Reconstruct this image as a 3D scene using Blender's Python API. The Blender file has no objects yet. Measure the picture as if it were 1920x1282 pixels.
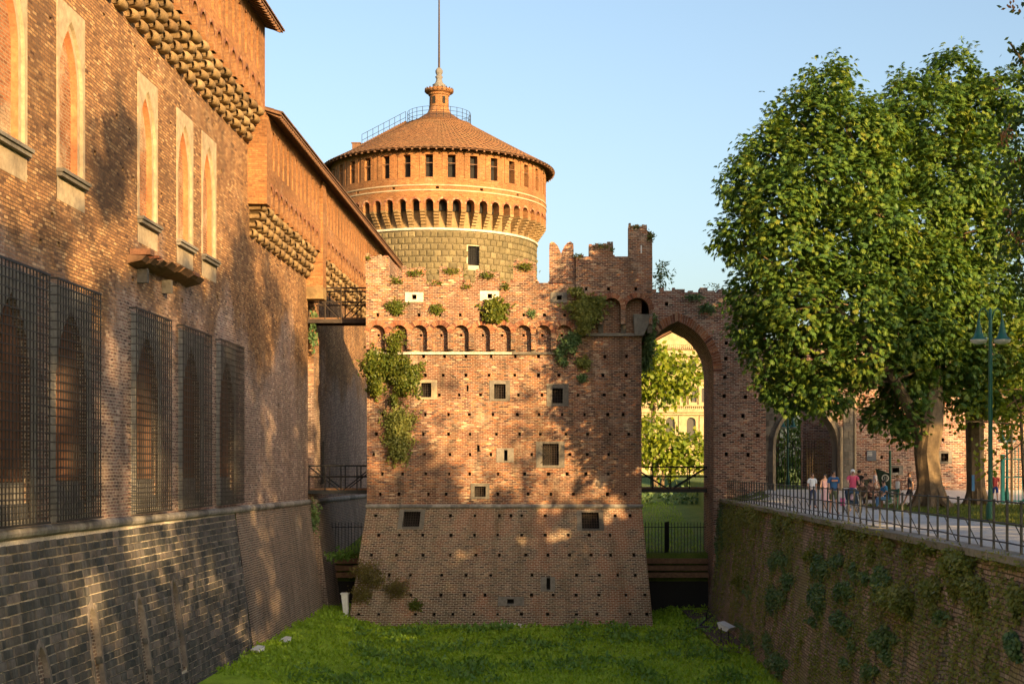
import bpy, bmesh, math, random
import numpy as np
from mathutils import Vector, Matrix
R = math.radians
random.seed(7); RNG = np.random.default_rng(11)
S = bpy.context.scene
COL = S.collection

# ------------------------------------------------------------------ camera, sky, sun, exposure
# the camera stands at the origin, looking level along +Y (a shift lens, as the upright verticals show)
F, CX, CY = 2700.0, 1058.0, 878.0
cam = bpy.data.cameras.new('camera'); camo = bpy.data.objects.new('camera', cam); COL.objects.link(camo)
cam.sensor_width = 36; cam.lens = F / 1920 * 36
cam.shift_x = -(CX - 960) / 1920; cam.shift_y = (CY - 641) / 1920
cam.clip_start = .3; cam.clip_end = 6000
camo.rotation_euler = (R(90), 0, 0)
S.camera = camo
SUN_EL, SUN_AZ = R(13.0), math.atan2(.565, -.825)          # low evening sun behind the camera, to the right
world = bpy.data.worlds.new('World'); S.world = world; world.use_nodes = True
wn = world.node_tree.nodes; wl = world.node_tree.links
sky = wn.new('ShaderNodeTexSky'); sky.sky_type = 'NISHITA'; sky.sun_disc = False
sky.sun_elevation = SUN_EL; sky.sun_rotation = SUN_AZ
sky.air_density = 1.0; sky.dust_density = 4.2; sky.ozone_density = 1.1; sky.altitude = 120
wn['Background'].inputs['Strength'].default_value = .1
wl.new(sky.outputs[0], wn['Background'].inputs['Color'])
sl = bpy.data.lights.new('sun', 'SUN'); sl.energy = 4.6; sl.angle = R(.55); sl.color = (1.0, .64, .27)
so = bpy.data.objects.new('sun', sl); COL.objects.link(so)
sd = Vector((math.sin(SUN_AZ) * math.cos(SUN_EL), math.cos(SUN_AZ) * math.cos(SUN_EL), math.sin(SUN_EL)))
so.rotation_euler = sd.to_track_quat('Z', 'Y').to_euler(); so.location = (40, -60, 40)
vs = S.view_settings
vs.view_transform = 'Standard'; vs.look = 'None'; vs.gamma = 1; vs.use_curve_mapping = False
vs.exposure = 1.6
S.cycles.max_bounces = 5; S.cycles.diffuse_bounces = 3; S.cycles.transmission_bounces = 2; S.cycles.glossy_bounces = 2; S.cycles.caustics_reflective = False; S.cycles.caustics_refractive = False; S.cycles.use_denoising = True

# ------------------------------------------------------------------ object helpers
WT = {}
def wt(o): return WT.get(o.name, Vector((0, 0, 0)))
def link(o, parent=None, world=(0, 0, 0)):
    """link o so that its own origin stands at `world`"""
    COL.objects.link(o); w = Vector(world); WT[o.name] = w
    if parent is not None:
        o.parent = parent; o.location = w - wt(parent)
    else: o.location = w
    return o
def tag(o, label=None, cat=None, group=None, kind=None):
    if label: o['label'] = label
    if cat: o['category'] = cat
    if group: o['group'] = group
    if kind: o['kind'] = kind
    return o
def thing(name, label, cat, loc=(0, 0, 0), group=None):
    e = bpy.data.objects.new(name, None); e.empty_display_size = .3
    link(e, None, loc); return tag(e, label, cat, group)
def inst(name, mesh, parent, loc, rot=None, scale=None):
    o = bpy.data.objects.new(name, mesh); link(o, parent, loc)
    if rot is not None: o.rotation_euler = rot
    if scale is not None: o.scale = scale
    return o

class MB:
    def __init__(s): s.v = []; s.f = []; s.uv = []; s.m = []; s.r = []
    def face(s, pts, uvs=None, mat=0, rnd=0.0):
        i = len(s.v); s.v += [tuple(p) for p in pts]; s.f.append(tuple(range(i, i + len(pts)))); s.m.append(mat); s.r.append(rnd)
        if uvs is None:
            a = Vector(pts[1]) - Vector(pts[0]); b = Vector(pts[2]) - Vector(pts[1]); n = a.cross(b)
            ax, ay, az = abs(n.x), abs(n.y), abs(n.z)
            if az > ax and az > ay: uvs = [(p[0], p[1]) for p in pts]
            elif ax > ay: uvs = [(p[1], p[2]) for p in pts]
            else: uvs = [(p[0], p[2]) for p in pts]
        s.uv += [c for u in uvs for c in u]
    def box(s, x0, x1, y0, y1, z0, z1, mat=0, rnd=0.0, skip=''):
        A = [(x0,y0,z0),(x1,y0,z0),(x1,y1,z0),(x0,y1,z0),(x0,y0,z1),(x1,y0,z1),(x1,y1,z1),(x0,y1,z1)]
        for k, q in (('b',(3,2,1,0)),('t',(4,5,6,7)),('f',(0,1,5,4)),('r',(1,2,6,5)),('k',(2,3,7,6)),('l',(3,0,4,7))):
            if k not in skip: s.face([A[i] for i in q], None, mat, rnd)
    def hexa(s, A, mat=0, rnd=0.0):
        for q in ((3,2,1,0),(4,5,6,7),(0,1,5,4),(1,2,6,5),(2,3,7,6),(3,0,4,7)): s.face([A[i] for i in q], None, mat, rnd)
    def prism(s, pts, y0, y1, mat=0, rnd=0.0):
        """polygon in (x, z) extruded along y"""
        s.face([(x, y0, z) for x, z in pts], None, mat, rnd); s.face([(x, y1, z) for x, z in pts][::-1], None, mat, rnd)
        n = len(pts)
        for i in range(n):
            a, b = pts[i], pts[(i+1) % n]
            s.face([(a[0],y0,a[1]),(b[0],y0,b[1]),(b[0],y1,b[1]),(a[0],y1,a[1])], None, mat, rnd)
    def tube(s, pts, rad, n=8, mat=0, rnd=0.0, cap=True, jit=0.0):
        pts = [Vector(p) for p in pts]
        if not hasattr(rad, '__len__'): rad = [rad] * len(pts)
        rings = []; L = 0; ref = None
        for i, p in enumerate(pts):
            t = (pts[min(i+1, len(pts)-1)] - pts[max(i-1, 0)]).normalized()
            if ref is None: ref = Vector((1,0,0)) if abs(t.x) < .8 else Vector((0,1,0))
            a = (ref - t * ref.dot(t)).normalized(); ref = a; b = t.cross(a)
            if i: L += (p - pts[i-1]).length
            ring = []
            for k in range(n):
                th = 2*math.pi*k/n; rr = rad[i] * (1 + jit * math.sin(k*2.7 + i*.9 + p.x))
                ring.append((p + (a*math.cos(th) + b*math.sin(th)) * rr, (th*max(rad[0], .02), L)))
            rings.append(ring)
        for i in range(len(rings)-1):
            for k in range(n):
                k2 = (k+1) % n
                q = [rings[i][k], rings[i][k2], rings[i+1][k2], rings[i+1][k]]
                uv = [c[1] for c in q]
                if k2 == 0: uv[1] = (uv[0][0]+.1, uv[1][1]); uv[2] = (uv[3][0]+.1, uv[2][1])
                s.face([c[0] for c in q], uv, mat, rnd)
        if cap:
            s.face([c[0] for c in rings[0]][::-1], None, mat, rnd); s.face([c[0] for c in rings[-1]], None, mat, rnd)
    def bar(s, a, b, r, mat=0, n=4): s.tube([a, b], r, n, mat)
    def lathe(s, prof, c, n=24, mat=0, a0=0, a1=2*math.pi, rnd=0.0):
        """prof: (radius, z) list about the vertical axis through c"""
        for i in range(len(prof)-1):
            (r0, z0), (r1, z1) = prof[i], prof[i+1]
            for k in range(n):
                t0 = a0 + (a1-a0)*k/n; t1 = a0 + (a1-a0)*(k+1)/n
                P = lambda r, t, z: (c[0]+r*math.sin(t), c[1]-r*math.cos(t), c[2]+z)
                R_ = max(r0, r1); d = 0 if abs(z1-z0) > abs(r1-r0) else 1
                v0, v1 = (z0, z1) if not d else (r0, r1)
                s.face([P(r0,t0,z0),P(r0,t1,z0),P(r1,t1,z1),P(r1,t0,z1)], [(t0*R_,v0),(t1*R_,v0),(t1*R_,v1),(t0*R_,v1)], mat, rnd)
    def mesh(s, name, mats, smooth=False, merge=False):
        me = bpy.data.meshes.new(name); me.from_pydata(s.v, [], s.f)
        for m in (mats if isinstance(mats, (list, tuple)) else [mats]): me.materials.append(m)
        uvl = me.uv_layers.new(name='UVMap'); uvl.data.foreach_set('uv', s.uv)
        me.polygons.foreach_set('material_index', s.m)
        at = me.attributes.new('rnd', 'FLOAT', 'FACE'); at.data.foreach_set('value', s.r)
        if smooth:
            bm = bmesh.new(); bm.from_mesh(me); bmesh.ops.remove_doubles(bm, verts=bm.verts, dist=1e-4); bm.to_mesh(me); bm.free()
            me.polygons.foreach_set('use_smooth', [True]*len(me.polygons))
        elif merge:
            bm = bmesh.new(); bm.from_mesh(me); bmesh.ops.remove_doubles(bm, verts=bm.verts, dist=1e-4); bm.to_mesh(me); bm.free()
        me.update(); return me
    def build(s, name, mats, parent=None, smooth=False, loc=None, merge=False):
        """vertices are world coordinates unless loc is given (then local to loc)"""
        o = bpy.data.objects.new(name, s.mesh(name, mats, smooth, merge))
        return link(o, parent, loc if loc is not None else (0, 0, 0))

def arch_curve(u0, u1, vs, rise, n=7):
    a = (u1-u0)/2; c = (u0+u1)/2; out = []
    if rise >= a*.999:
        r = (a*a + rise*rise) / (2*a)
        hy = lambda x: math.sqrt(max(0, r*r - (abs(x)+r-a)**2))
    else: hy = lambda x: rise*math.sqrt(max(0, 1-(x/a)**2))
    for k in range(2*n+1):
        x = -a*math.cos(math.pi*k/(2*n)); out.append((c+x, vs+hy(x)))
    return out

def surf(mb, P, u0, u1, v0, v1, ops=(), mat=0, du=None, dv=None, uvo=(0, 0)):
    """wall surface with openings; P(u, v, d) gives the point, d is the depth into the wall.
    opening: dict(u0,u1,v0,v1, depth, kind rect/arch, rise, rev, back (material index or None), open_bottom)"""
    def q(a, b, c, d, m, dep=0.0):
        pts = [P(a, c, dep), P(b, c, dep), P(b, d, dep), P(a, d, dep)]
        mb.face(pts, [(a+uvo[0], c+uvo[1]), (b+uvo[0], c+uvo[1]), (b+uvo[0], d+uvo[1]), (a+uvo[0], d+uvo[1])], m)
    def span(a, b, c, d, m, dep=0.0):
        n = 1 if not du else max(1, int(math.ceil((b-a)/du)))
        for i in range(n): q(a+(b-a)*i/n, a+(b-a)*(i+1)/n, c, d, m, dep)
    br = {v0, v1}
    for o in ops:
        for k in ('v0', 'v1'):
            if v0 < o[k] < v1: br.add(o[k])
    if dv:
        k = v0
        while k < v1: br.add(k); k += dv
    br = sorted(br)
    for c, d in zip(br[:-1], br[1:]):
        mid = (c+d)/2
        iv = sorted([(max(o['u0'], u0), min(o['u1'], u1)) for o in ops if o['v0'] < mid < o['v1'] and o['u1'] > u0 and o['u0'] < u1])
        x = u0
        for a, b in iv:
            if a > x+1e-6: span(x, a, c, d, mat)
            x = max(x, b)
        if x < u1-1e-6: span(x, u1, c, d, mat)
    for o in ops:
        a, b, c, d = o['u0'], o['u1'], o['v0'], o['v1']; dep = o.get('depth', .3); rm = o.get('rev', mat); bk = o.get('back', mat)
        if o.get('kind', 'rect') == 'arch':
            vsp = d - o['rise']; cv = arch_curve(a, b, vsp, o['rise'])
            for (ua, ca), (ub, cb) in zip(cv[:-1], cv[1:]):
                mb.face([P(ua,ca,0), P(ub,cb,0), P(ub,d,0), P(ua,d,0)], [(ua+uvo[0],ca+uvo[1]),(ub+uvo[0],cb+uvo[1]),(ub+uvo[0],d+uvo[1]),(ua+uvo[0],d+uvo[1])], mat)
            out = [(a, c)] + cv + [(b, c)]
            if bk is not None:
                q(a, b, c, vsp, bk, dep)
                for (ua, ca), (ub, cb) in zip(cv[:-1], cv[1:]):
                    mb.face([P(ua,vsp,dep), P(ub,vsp,dep), P(ub,cb,dep), P(ua,ca,dep)], [(ua,vsp),(ub,vsp),(ub,cb),(ua,ca)], bk)
        else:
            out = [(a, c), (a, d), (b, d), (b, c)]
            if bk is not None: span(a, b, c, d, bk, dep)
        if not o.get('open_bottom'): out = out + [out[0]]
        L = 0
        if dep:
            for p0, p1 in zip(out[:-1], out[1:]):
                l = math.hypot(p1[0]-p0[0], p1[1]-p0[1])
                mb.face([P(*p0,0), P(*p1,0), P(*p1,dep), P(*p0,dep)], [(0,L),(0,L+l),(dep,L+l),(dep,L)], rm); L += l

def smooth01(a, b, x):
    t = min(1, max(0, (x-a)/(b-a))); return t*t*(3-2*t)

# ------------------------------------------------------------------ materials
def nt(name):
    m = bpy.data.materials.new(name); m.use_nodes = True; t = m.node_tree
    return m, t, t.nodes['Principled BSDF']
def N(t, typ, **kw):
    n = t.nodes.new(typ)
    for k, v in kw.items():
        if k in n.inputs: n.inputs[k].default_value = v
        else: setattr(n, k, v)
    return n
def mixc(t, fac, a, b, mode='MIX'):
    n = t.nodes.new('ShaderNodeMix'); n.data_type = 'RGBA'; n.blend_type = mode
    for s, v in ((n.inputs[0], fac), (n.inputs[6], a), (n.inputs[7], b)):
        if hasattr(v, 'is_output') or isinstance(v, bpy.types.NodeSocket): t.links.new(v, s)
        elif isinstance(v, (int, float)): s.default_value = v if s.type == 'VALUE' else (v, v, v, 1)
        else: s.default_value = (*v, 1)
    return n.outputs[2]
def ramp(t, src, stops, interp='LINEAR'):
    n = t.nodes.new('ShaderNodeValToRGB'); n.color_ramp.interpolation = interp; e = n.color_ramp.elements
    while len(e) > 1: e.remove(e[-1])
    for i, (p, c) in enumerate(stops):
        c = (c, c, c) if isinstance(c, (int, float)) else c
        if i == 0: e[0].position = p; e[0].color = (*c, 1)
        else: k = e.new(p); k.color = (*c, 1)
    t.links.new(src, n.inputs[0]); return n.outputs[0]
def noise(t, vec, scale, detail=4, rough=.55, scl=None):
    if scl:
        mp = N(t, 'ShaderNodeMapping'); mp.inputs['Scale'].default_value = scl; t.links.new(vec, mp.inputs[0]); vec = mp.outputs[0]
    n = N(t, 'ShaderNodeTexNoise', Scale=scale, Detail=detail, Roughness=rough); t.links.new(vec, n.inputs['Vector']); return n.outputs['Fac']
def bump(t, b, h, strength=.5, dist=.02):
    n = N(t, 'ShaderNodeBump', Strength=strength, Distance=dist); t.links.new(h, n.inputs['Height']); t.links.new(n.outputs[0], b.inputs['Normal'])
def math_(t, op, a, b=None):
    n = t.nodes.new('ShaderNodeMath'); n.operation = op
    for s, v in zip(n.inputs, (a, b)):
        if v is None: continue
        if isinstance(v, (int, float)): s.default_value = v
        else: t.links.new(v, s)
    return n.outputs[0]

def brick(name, cols, mortar, bw=.27, bh=.09, ms=.012, stain=.55, stain_col=(.05,.045,.035), pale=.25, pale_col=(.42,.36,.29), patch=None, seed=0.0, bs=.7, drift=(.5, 1.35), low=None):
    m, t, b = nt(name); b.inputs['Roughness'].default_value = .92; b.inputs['Specular IOR Level'].default_value = .2
    tc = N(t, 'ShaderNodeTexCoord'); mp = N(t, 'ShaderNodeMapping'); mp.inputs['Location'].default_value = (seed, seed*.37, 0)
    t.links.new(tc.outputs['UV'], mp.inputs[0]); uv = mp.outputs[0]
    wz = N(t, 'ShaderNodeTexNoise', Scale=1.3, Detail=3); t.links.new(uv, wz.inputs['Vector'])
    sub = N(t, 'ShaderNodeVectorMath', operation='SUBTRACT'); t.links.new(wz.outputs['Color'], sub.inputs[0]); sub.inputs[1].default_value = (.5,.5,.5)
    sc = N(t, 'ShaderNodeVectorMath', operation='SCALE'); t.links.new(sub.outputs[0], sc.inputs[0]); sc.inputs['Scale'].default_value = .09
    ad = N(t, 'ShaderNodeVectorMath', operation='ADD'); t.links.new(uv, ad.inputs[0]); t.links.new(sc.outputs[0], ad.inputs[1])
    br = t.nodes.new('ShaderNodeTexBrick'); t.links.new(ad.outputs[0], br.inputs['Vector'])
    for k, v in (('Color1',(0,0,0,1)),('Color2',(1,1,1,1)),('Mortar',(.5,.5,.5,1)),('Scale',1.0),('Mortar Size',ms),('Mortar Smooth',.25),('Brick Width',bw),('Row Height',bh)): br.inputs[k].default_value = v
    base = ramp(t, br.outputs['Color'], [(i/(len(cols)-1), c) for i, c in enumerate(cols)])
    # coarse tonal drift, patches of re-laid brick, grain
    n1 = noise(t, uv, .22, 4, .6); n2 = noise(t, uv, 1.1, 4, .65, (1, .22, 1)); n3 = noise(t, uv, 9, 3, .7); n4 = noise(t, uv, .55, 5, .7)
    if low:  # lower bricks and mortar carry the cool tone of the tree shade as colour
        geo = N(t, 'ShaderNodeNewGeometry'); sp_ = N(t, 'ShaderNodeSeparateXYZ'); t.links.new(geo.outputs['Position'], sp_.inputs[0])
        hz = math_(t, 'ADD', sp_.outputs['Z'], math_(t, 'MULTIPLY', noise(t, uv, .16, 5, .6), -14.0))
        shadem = ramp(t, math_(t, 'ADD', math_(t, 'MULTIPLY', hz, .08), .62), [(.42, 1), (.58, 0)])
        base = mixc(t, shadem, base, ramp(t, br.outputs['Color'], [(i/(len(low[0])-1), c) for i, c in enumerate(low[0])])); mortar2 = low[1]
    base = mixc(t, 1.0, base, ramp(t, n1, [(.3, drift[0]), (.7, drift[1])]), 'MULTIPLY')
    if patch: base = mixc(t, ramp(t, noise(t, uv, .35, 6, .62), [(.52, 0), (.6, .75)]), base, patch)
    morc = mixc(t, n4, [c*.65 for c in mortar], mortar)
    if low: morc = mixc(t, shadem, morc, mortar2)
    col = mixc(t, br.outputs['Fac'], base, morc)
    col = mixc(t, math_(t, 'MULTIPLY', ramp(t, n4, [(.56, 0), (.72, 1)]), pale), col, pale_col)
    col = mixc(t, math_(t, 'MULTIPLY', ramp(t, n2, [(.48, 0), (.72, 1)]), stain), col, stain_col)
    col = mixc(t, .55, col, ramp(t, n3, [(.25, .35), (.75, 1.5)]), 'MULTIPLY')
    t.links.new(col, b.inputs['Base Color'])
    h = math_(t, 'ADD', math_(t, 'MULTIPLY', br.outputs['Fac'], -1.0), math_(t, 'ADD', math_(t, 'MULTIPLY', n3, .9), math_(t, 'MULTIPLY', br.outputs['Color'], .5)))
    bump(t, b, h, bs, .03)
    return m

def stone(name, cols, stain=.4, stain_col=(.03,.03,.03), nscale=6, rough=.85, bs=.5, streak=0.0, streak_col=(.5,.48,.45), per_piece=True, pscale=.8):
    """cols: ramp over a random value per piece (face attribute + object random) or over noise"""
    m, t, b = nt(name); b.inputs['Roughness'].default_value = rough; b.inputs['Specular IOR Level'].default_value = .25
    tc = N(t, 'ShaderNodeTexCoord'); geo = N(t, 'ShaderNodeNewGeometry'); pos = geo.outputs['Position']
    if per_piece:
        at = N(t, 'ShaderNodeAttribute', attribute_name='rnd'); oi = N(t, 'ShaderNodeObjectInfo')
        v = math_(t, 'FRACT', math_(t, 'ADD', at.outputs['Fac'], oi.outputs['Random']))
    else: v = ramp(t, noise(t, pos, pscale, 5, .65), [(.3, 0), (.7, 1)])
    col = ramp(t, v, [(i/(len(cols)-1), c) for i, c in enumerate(cols)])
    n1 = noise(t, pos, nscale, 6, .7); n2 = noise(t, pos, .7, 5, .6)
    col = mixc(t, .8, col, ramp(t, n1, [(.25, .5), (.75, 1.4)]), 'MULTIPLY')
    col = mixc(t, math_(t, 'MULTIPLY', ramp(t, n2, [(.45, 0), (.7, 1)]), stain), col, stain_col)
    if streak:
        st = noise(t, pos, 2.2, 5, .6, (1, 1, .07))
        col = mixc(t, math_(t, 'MULTIPLY', ramp(t, st, [(.5, 0), (.68, 1)]), streak), col, streak_col)
    t.links.new(col, b.inputs['Base Color']); bump(t, b, n1, bs, .03); return m

def plain(name, col, rough=.6, metal=0.0, var=.3, scale=8, bs=.15):
    m, t, b = nt(name); b.inputs['Roughness'].default_value = rough; b.inputs['Metallic'].default_value = metal
    geo = N(t, 'ShaderNodeNewGeometry'); n = noise(t, geo.outputs['Position'], scale, 5, .65)
    c = mixc(t, 1.0, col, ramp(t, n, [(.25, 1-var), (.75, 1+var)]), 'MULTIPLY')
    t.links.new(c, b.inputs['Base Color']); bump(t, b, n, bs, .01); return m

def leaf(name, cols, trans=.35, rough=.5):
    m, t, b = nt(name); b.inputs['Roughness'].default_value = rough; b.inputs['Specular IOR Level'].default_value = .35
    at = N(t, 'ShaderNodeAttribute', attribute_name='rnd'); geo = N(t, 'ShaderNodeNewGeometry')
    n = noise(t, geo.outputs['Position'], .5, 4)
    v = math_(t, 'ADD', math_(t, 'MULTIPLY', at.outputs['Fac'], .7), math_(t, 'MULTIPLY', math_(t, 'SUBTRACT', n, .35), .9))
    col = ramp(t, v, [(i/(len(cols)-1), c) for i, c in enumerate(cols)])
    t.links.new(col, b.inputs['Base Color'])
    tr = N(t, 'ShaderNodeBsdfTranslucent'); t.links.new(mixc(t, 1.0, col, (1.3, 1.25, .5), 'MULTIPLY'), tr.inputs['Color'])
    mx = N(t, 'ShaderNodeMixShader'); mx.inputs[0].default_value = trans
    t.links.new(b.outputs[0], mx.inputs[1]); t.links.new(tr.outputs[0], mx.inputs[2])
    t.links.new(mx.outputs[0], t.nodes['Material Output'].inputs['Surface']); return m

M = {}
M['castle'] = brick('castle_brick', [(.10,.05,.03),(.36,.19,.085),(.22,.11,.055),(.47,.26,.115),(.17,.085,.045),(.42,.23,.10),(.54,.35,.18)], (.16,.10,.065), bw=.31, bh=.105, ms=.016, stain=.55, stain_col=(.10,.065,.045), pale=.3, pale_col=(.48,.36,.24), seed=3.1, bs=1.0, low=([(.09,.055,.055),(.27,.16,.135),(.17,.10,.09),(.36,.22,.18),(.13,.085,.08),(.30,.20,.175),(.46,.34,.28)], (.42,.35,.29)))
M['parapet'] = brick('parapet_brick', [(.20,.085,.035),(.28,.125,.05),(.34,.155,.06),(.26,.115,.045),(.38,.20,.085)], (.20,.12,.07), bw=.30, bh=.10, ms=.010, stain=.3, stain_col=(.16,.08,.04), pale=.2, seed=8.4)
M['tower'] = brick('tower_brick', [(.05,.025,.03),(.19,.07,.05),(.40,.14,.06),(.12,.065,.065),(.46,.20,.09),(.09,.04,.035),(.32,.19,.15),(.30,.11,.06),(.60,.42,.28)], (.46,.36,.25), bw=.28, bh=.098, ms=.016, stain=.7, pale=.55, patch=(.16,.065,.045), pale_col=(.50,.42,.32), seed=.6, bs=1.0)
M['tower_low'] = brick('tower_low_brick', [(.06,.038,.032),(.17,.095,.065),(.25,.125,.075),(.13,.085,.06),(.29,.175,.105),(.15,.115,.075)], (.56,.48,.37), bw=.28, bh=.098, ms=.016, stain=.45, stain_col=(.05,.05,.025), pale=.2, patch=(.33,.12,.06), seed=5.0, bs=.9)
M['gate'] = brick('gate_brick', [(.05,.028,.03),(.20,.075,.055),(.36,.13,.075),(.12,.06,.06),(.42,.19,.11),(.28,.17,.15),(.50,.33,.24)], (.52,.43,.35), bw=.31, bh=.105, ms=.019, stain=.4, pale=.4, seed=2.2, bs=.9)
M['moat'] = brick('moat_brick', [(.20,.15,.125),(.42,.30,.245),(.34,.25,.20),(.50,.38,.31),(.27,.22,.18),(.54,.43,.36)], (.15,.12,.095), bw=.31, bh=.105, ms=.016, stain=.55, stain_col=(.20,.19,.095), pale=.3, pale_col=(.44,.38,.31), patch=(.28,.26,.12), seed=7.7, bs=.9)
M['talus'] = brick('talus_brick', [(.07,.05,.045),(.13,.085,.07),(.19,.115,.085),(.12,.08,.07),(.23,.14,.11)], (.44,.37,.30), bw=.31, bh=.105, ms=.019, stain=.5, pale=.35, pale_col=(.36,.33,.30), seed=1.7, bs=.9)
M['round'] = brick('round_brick', [(.20,.08,.032),(.28,.12,.046),(.33,.145,.055),(.24,.105,.042),(.37,.185,.075)], (.34,.21,.11), bw=.32, bh=.12, ms=.012, stain=.3, stain_col=(.14,.08,.04), pale=.15, seed=4.4)
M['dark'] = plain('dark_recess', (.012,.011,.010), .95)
M['voussoir'] = stone('voussoir_brick', [(.10,.04,.03),(.30,.11,.055),(.40,.19,.10),(.18,.07,.045),(.46,.28,.17)], .4, nscale=14)
M['slate'] = stone('talus_stone', [(.035,.039,.042),(.055,.058,.06),(.085,.08,.078),(.045,.049,.052),(.12,.105,.10),(.04,.044,.047),(.16,.135,.125),(.06,.062,.064)], .45, nscale=9, bs=.8, streak=.4, streak_col=(.26,.24,.225))
M['joint'] = stone('lime_mortar', [(.50,.44,.36),(.66,.59,.48)], .3, per_piece=False, nscale=12)
M['ashlar'] = stone('tower_ashlar', [(.10,.083,.045),(.155,.125,.065),(.125,.10,.055),(.19,.155,.085)], .45, (.09,.075,.04), nscale=7)
M['ashjoint'] = stone('ashlar_joint', [(.42,.36,.24),(.5,.43,.3)], .2, per_piece=False)
M['corbel'] = stone('corbel_stone', [(.17,.105,.05),(.25,.165,.078),(.21,.135,.06),(.30,.21,.11)], .6, (.10,.07,.04), nscale=7, bs=1.0)
M['white'] = stone('pale_limestone', [(.45,.40,.33),(.62,.57,.50)], .45, (.3,.26,.2), per_piece=False)
M['grey'] = stone('grey_stone', [(.11,.10,.09),(.17,.155,.135),(.22,.20,.175)], .4, (.07,.065,.055), nscale=6)
M['nichestone'] = stone('niche_stone', [(.10,.09,.085),(.16,.14,.13),(.22,.19,.17)], .3, nscale=8)
M['greyd'] = stone('weathered_moulding', [(.12,.115,.115),(.20,.19,.18),(.27,.25,.23)], .45, (.05,.05,.05), nscale=5, streak=.3)
M['plaster'] = stone('window_plaster', [(.27,.21,.14),(.37,.30,.205),(.31,.245,.16)], .3, (.30,.22,.14), per_piece=False, nscale=4)
M['plaster_shaded'] = stone('shaded_cage_plaster', [(.20,.185,.165),(.30,.28,.25)], .45, (.12,.11,.10), per_piece=False, nscale=3)  # plaster greyed: the shadow of the cage bars is put into its colour
M['infill'] = brick('blind_infill', [(.16,.06,.03),(.32,.12,.05),(.24,.09,.04),(.38,.17,.08),(.28,.11,.05)], (.34,.25,.16), bw=.28, bh=.1, ms=.016, stain=.3, stain_col=(.12,.06,.035), pale=.75, pale_col=(.46,.38,.27), patch=(.42,.34,.23), seed=9.3)
M['terra'] = stone('terracotta_jamb', [(.36,.13,.055),(.46,.20,.09)], .3, per_piece=False, nscale=9)
M['tile'] = stone('roof_tile', [(.075,.038,.021),(.135,.066,.032),(.055,.031,.02),(.19,.095,.045)], .5, (.12,.08,.04), nscale=8)
M['wood'] = plain('weathered_wood', (.16,.085,.045), .85, var=.5, scale=5, bs=.4)
M['woodred'] = plain('batten_wood', (.13,.06,.035), .8, var=.4, scale=4, bs=.3)
M['rafter'] = plain('rafter_wood', (.13,.065,.035), .85, var=.4)
M['iron'] = plain('wrought_iron', (.028,.028,.030), .55, .4, var=.3)
M['rustiron'] = plain('rusty_iron', (.045,.032,.026), .75, .2, var=.5)
M['railing'] = plain('railing_paint', (.018,.022,.024), .55, .0, var=.25)
M['giltiron'] = plain('ochre_iron', (.30,.21,.10), .6, .2, var=.3)
M['greenpaint'] = plain('green_paint', (.012,.115,.075), .4, .1, var=.15)
M['teal'] = plain('teal_paint', (.01,.22,.19), .45, .1, var=.15)
M['lampglass'] = plain('lamp_glass', (.72,.73,.70), .35, var=.05)
M['whitepaint'] = plain('white_paint', (.62,.62,.60), .6, var=.15)
M['blue'] = plain('blue_enamel', (.02,.16,.42), .4, var=.1)
M['bluegrey'] = plain('plaque_slate', (.07,.085,.12), .4, var=.1)
M['blackpl'] = plain('black_plastic', (.02,.02,.022), .5)
M['bark'] = stone('chestnut_bark', [(.07,.05,.032),(.14,.10,.06),(.20,.145,.085)], .3, (.06,.045,.03), per_piece=False, nscale=5, bs=1.0)
M['coping'] = stone('coping_stone', [(.22,.205,.18),(.30,.28,.24),(.26,.25,.23)], .45, (.12,.115,.07), nscale=5)
M['soil'] = stone('bare_soil', [(.07,.05,.035),(.12,.085,.055)], .3, per_piece=False)
M['chest'] = leaf('chestnut_leaf', [(.03,.075,.022),(.055,.12,.026),(.09,.165,.028),(.145,.21,.028),(.23,.235,.036)], .36)
M['park'] = leaf('park_leaf', [(.02,.045,.012),(.04,.08,.014),(.07,.115,.016),(.10,.14,.02)], .3)
M['bright'] = leaf('lime_leaf', [(.09,.15,.015),(.14,.20,.018),(.20,.24,.02),(.24,.26,.025)], .45)
M['ivy'] = leaf('ivy_leaf', [(.05,.11,.045),(.085,.155,.06),(.12,.19,.07),(.17,.225,.085)], .2)
M['ivyy'] = leaf('creeper_leaf', [(.11,.14,.04),(.16,.19,.05),(.22,.24,.06),(.28,.27,.07)], .3)
M['weed'] = leaf('weed_leaf', [(.05,.085,.015),(.09,.125,.018),(.14,.16,.02),(.20,.19,.03)], .35)
M['dryweed'] = leaf('dry_weed', [(.10,.08,.03),(.16,.13,.04),(.14,.14,.03)], .3)
M['cover'] = leaf('moat_herb', [(.14,.24,.02),(.20,.33,.024),(.26,.40,.03),(.32,.44,.04)], .35)
M['cover_dark'] = leaf('broad_herb', [(.08,.17,.035),(.12,.24,.045),(.18,.31,.05)], .3)
M['samara'] = leaf('reddish_seed', [(.28,.12,.05),(.36,.19,.08)], .4)
def ground_mat(name, cols, scale=.8, bs=.5, fine=18):
    m, t, b = nt(name); b.inputs['Roughness'].default_value = .95; b.inputs['Specular IOR Level'].default_value = .15
    geo = N(t, 'ShaderNodeNewGeometry'); n = noise(t, geo.outputs['Position'], scale, 6, .65); f = noise(t, geo.outputs['Position'], fine, 4, .7)
    c = ramp(t, n, [(.3 + .4*i/(len(cols)-1), x) for i, x in enumerate(cols)])
    c = mixc(t, 1.0, c, ramp(t, f, [(.3, .6), (.7, 1.35)]), 'MULTIPLY'); t.links.new(c, b.inputs['Base Color']); bump(t, b, f, bs, .03); return m
M['moatgrass'] = ground_mat('moat_grass', [(.18,.27,.02),(.25,.38,.03),(.30,.42,.04)], .9)
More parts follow.
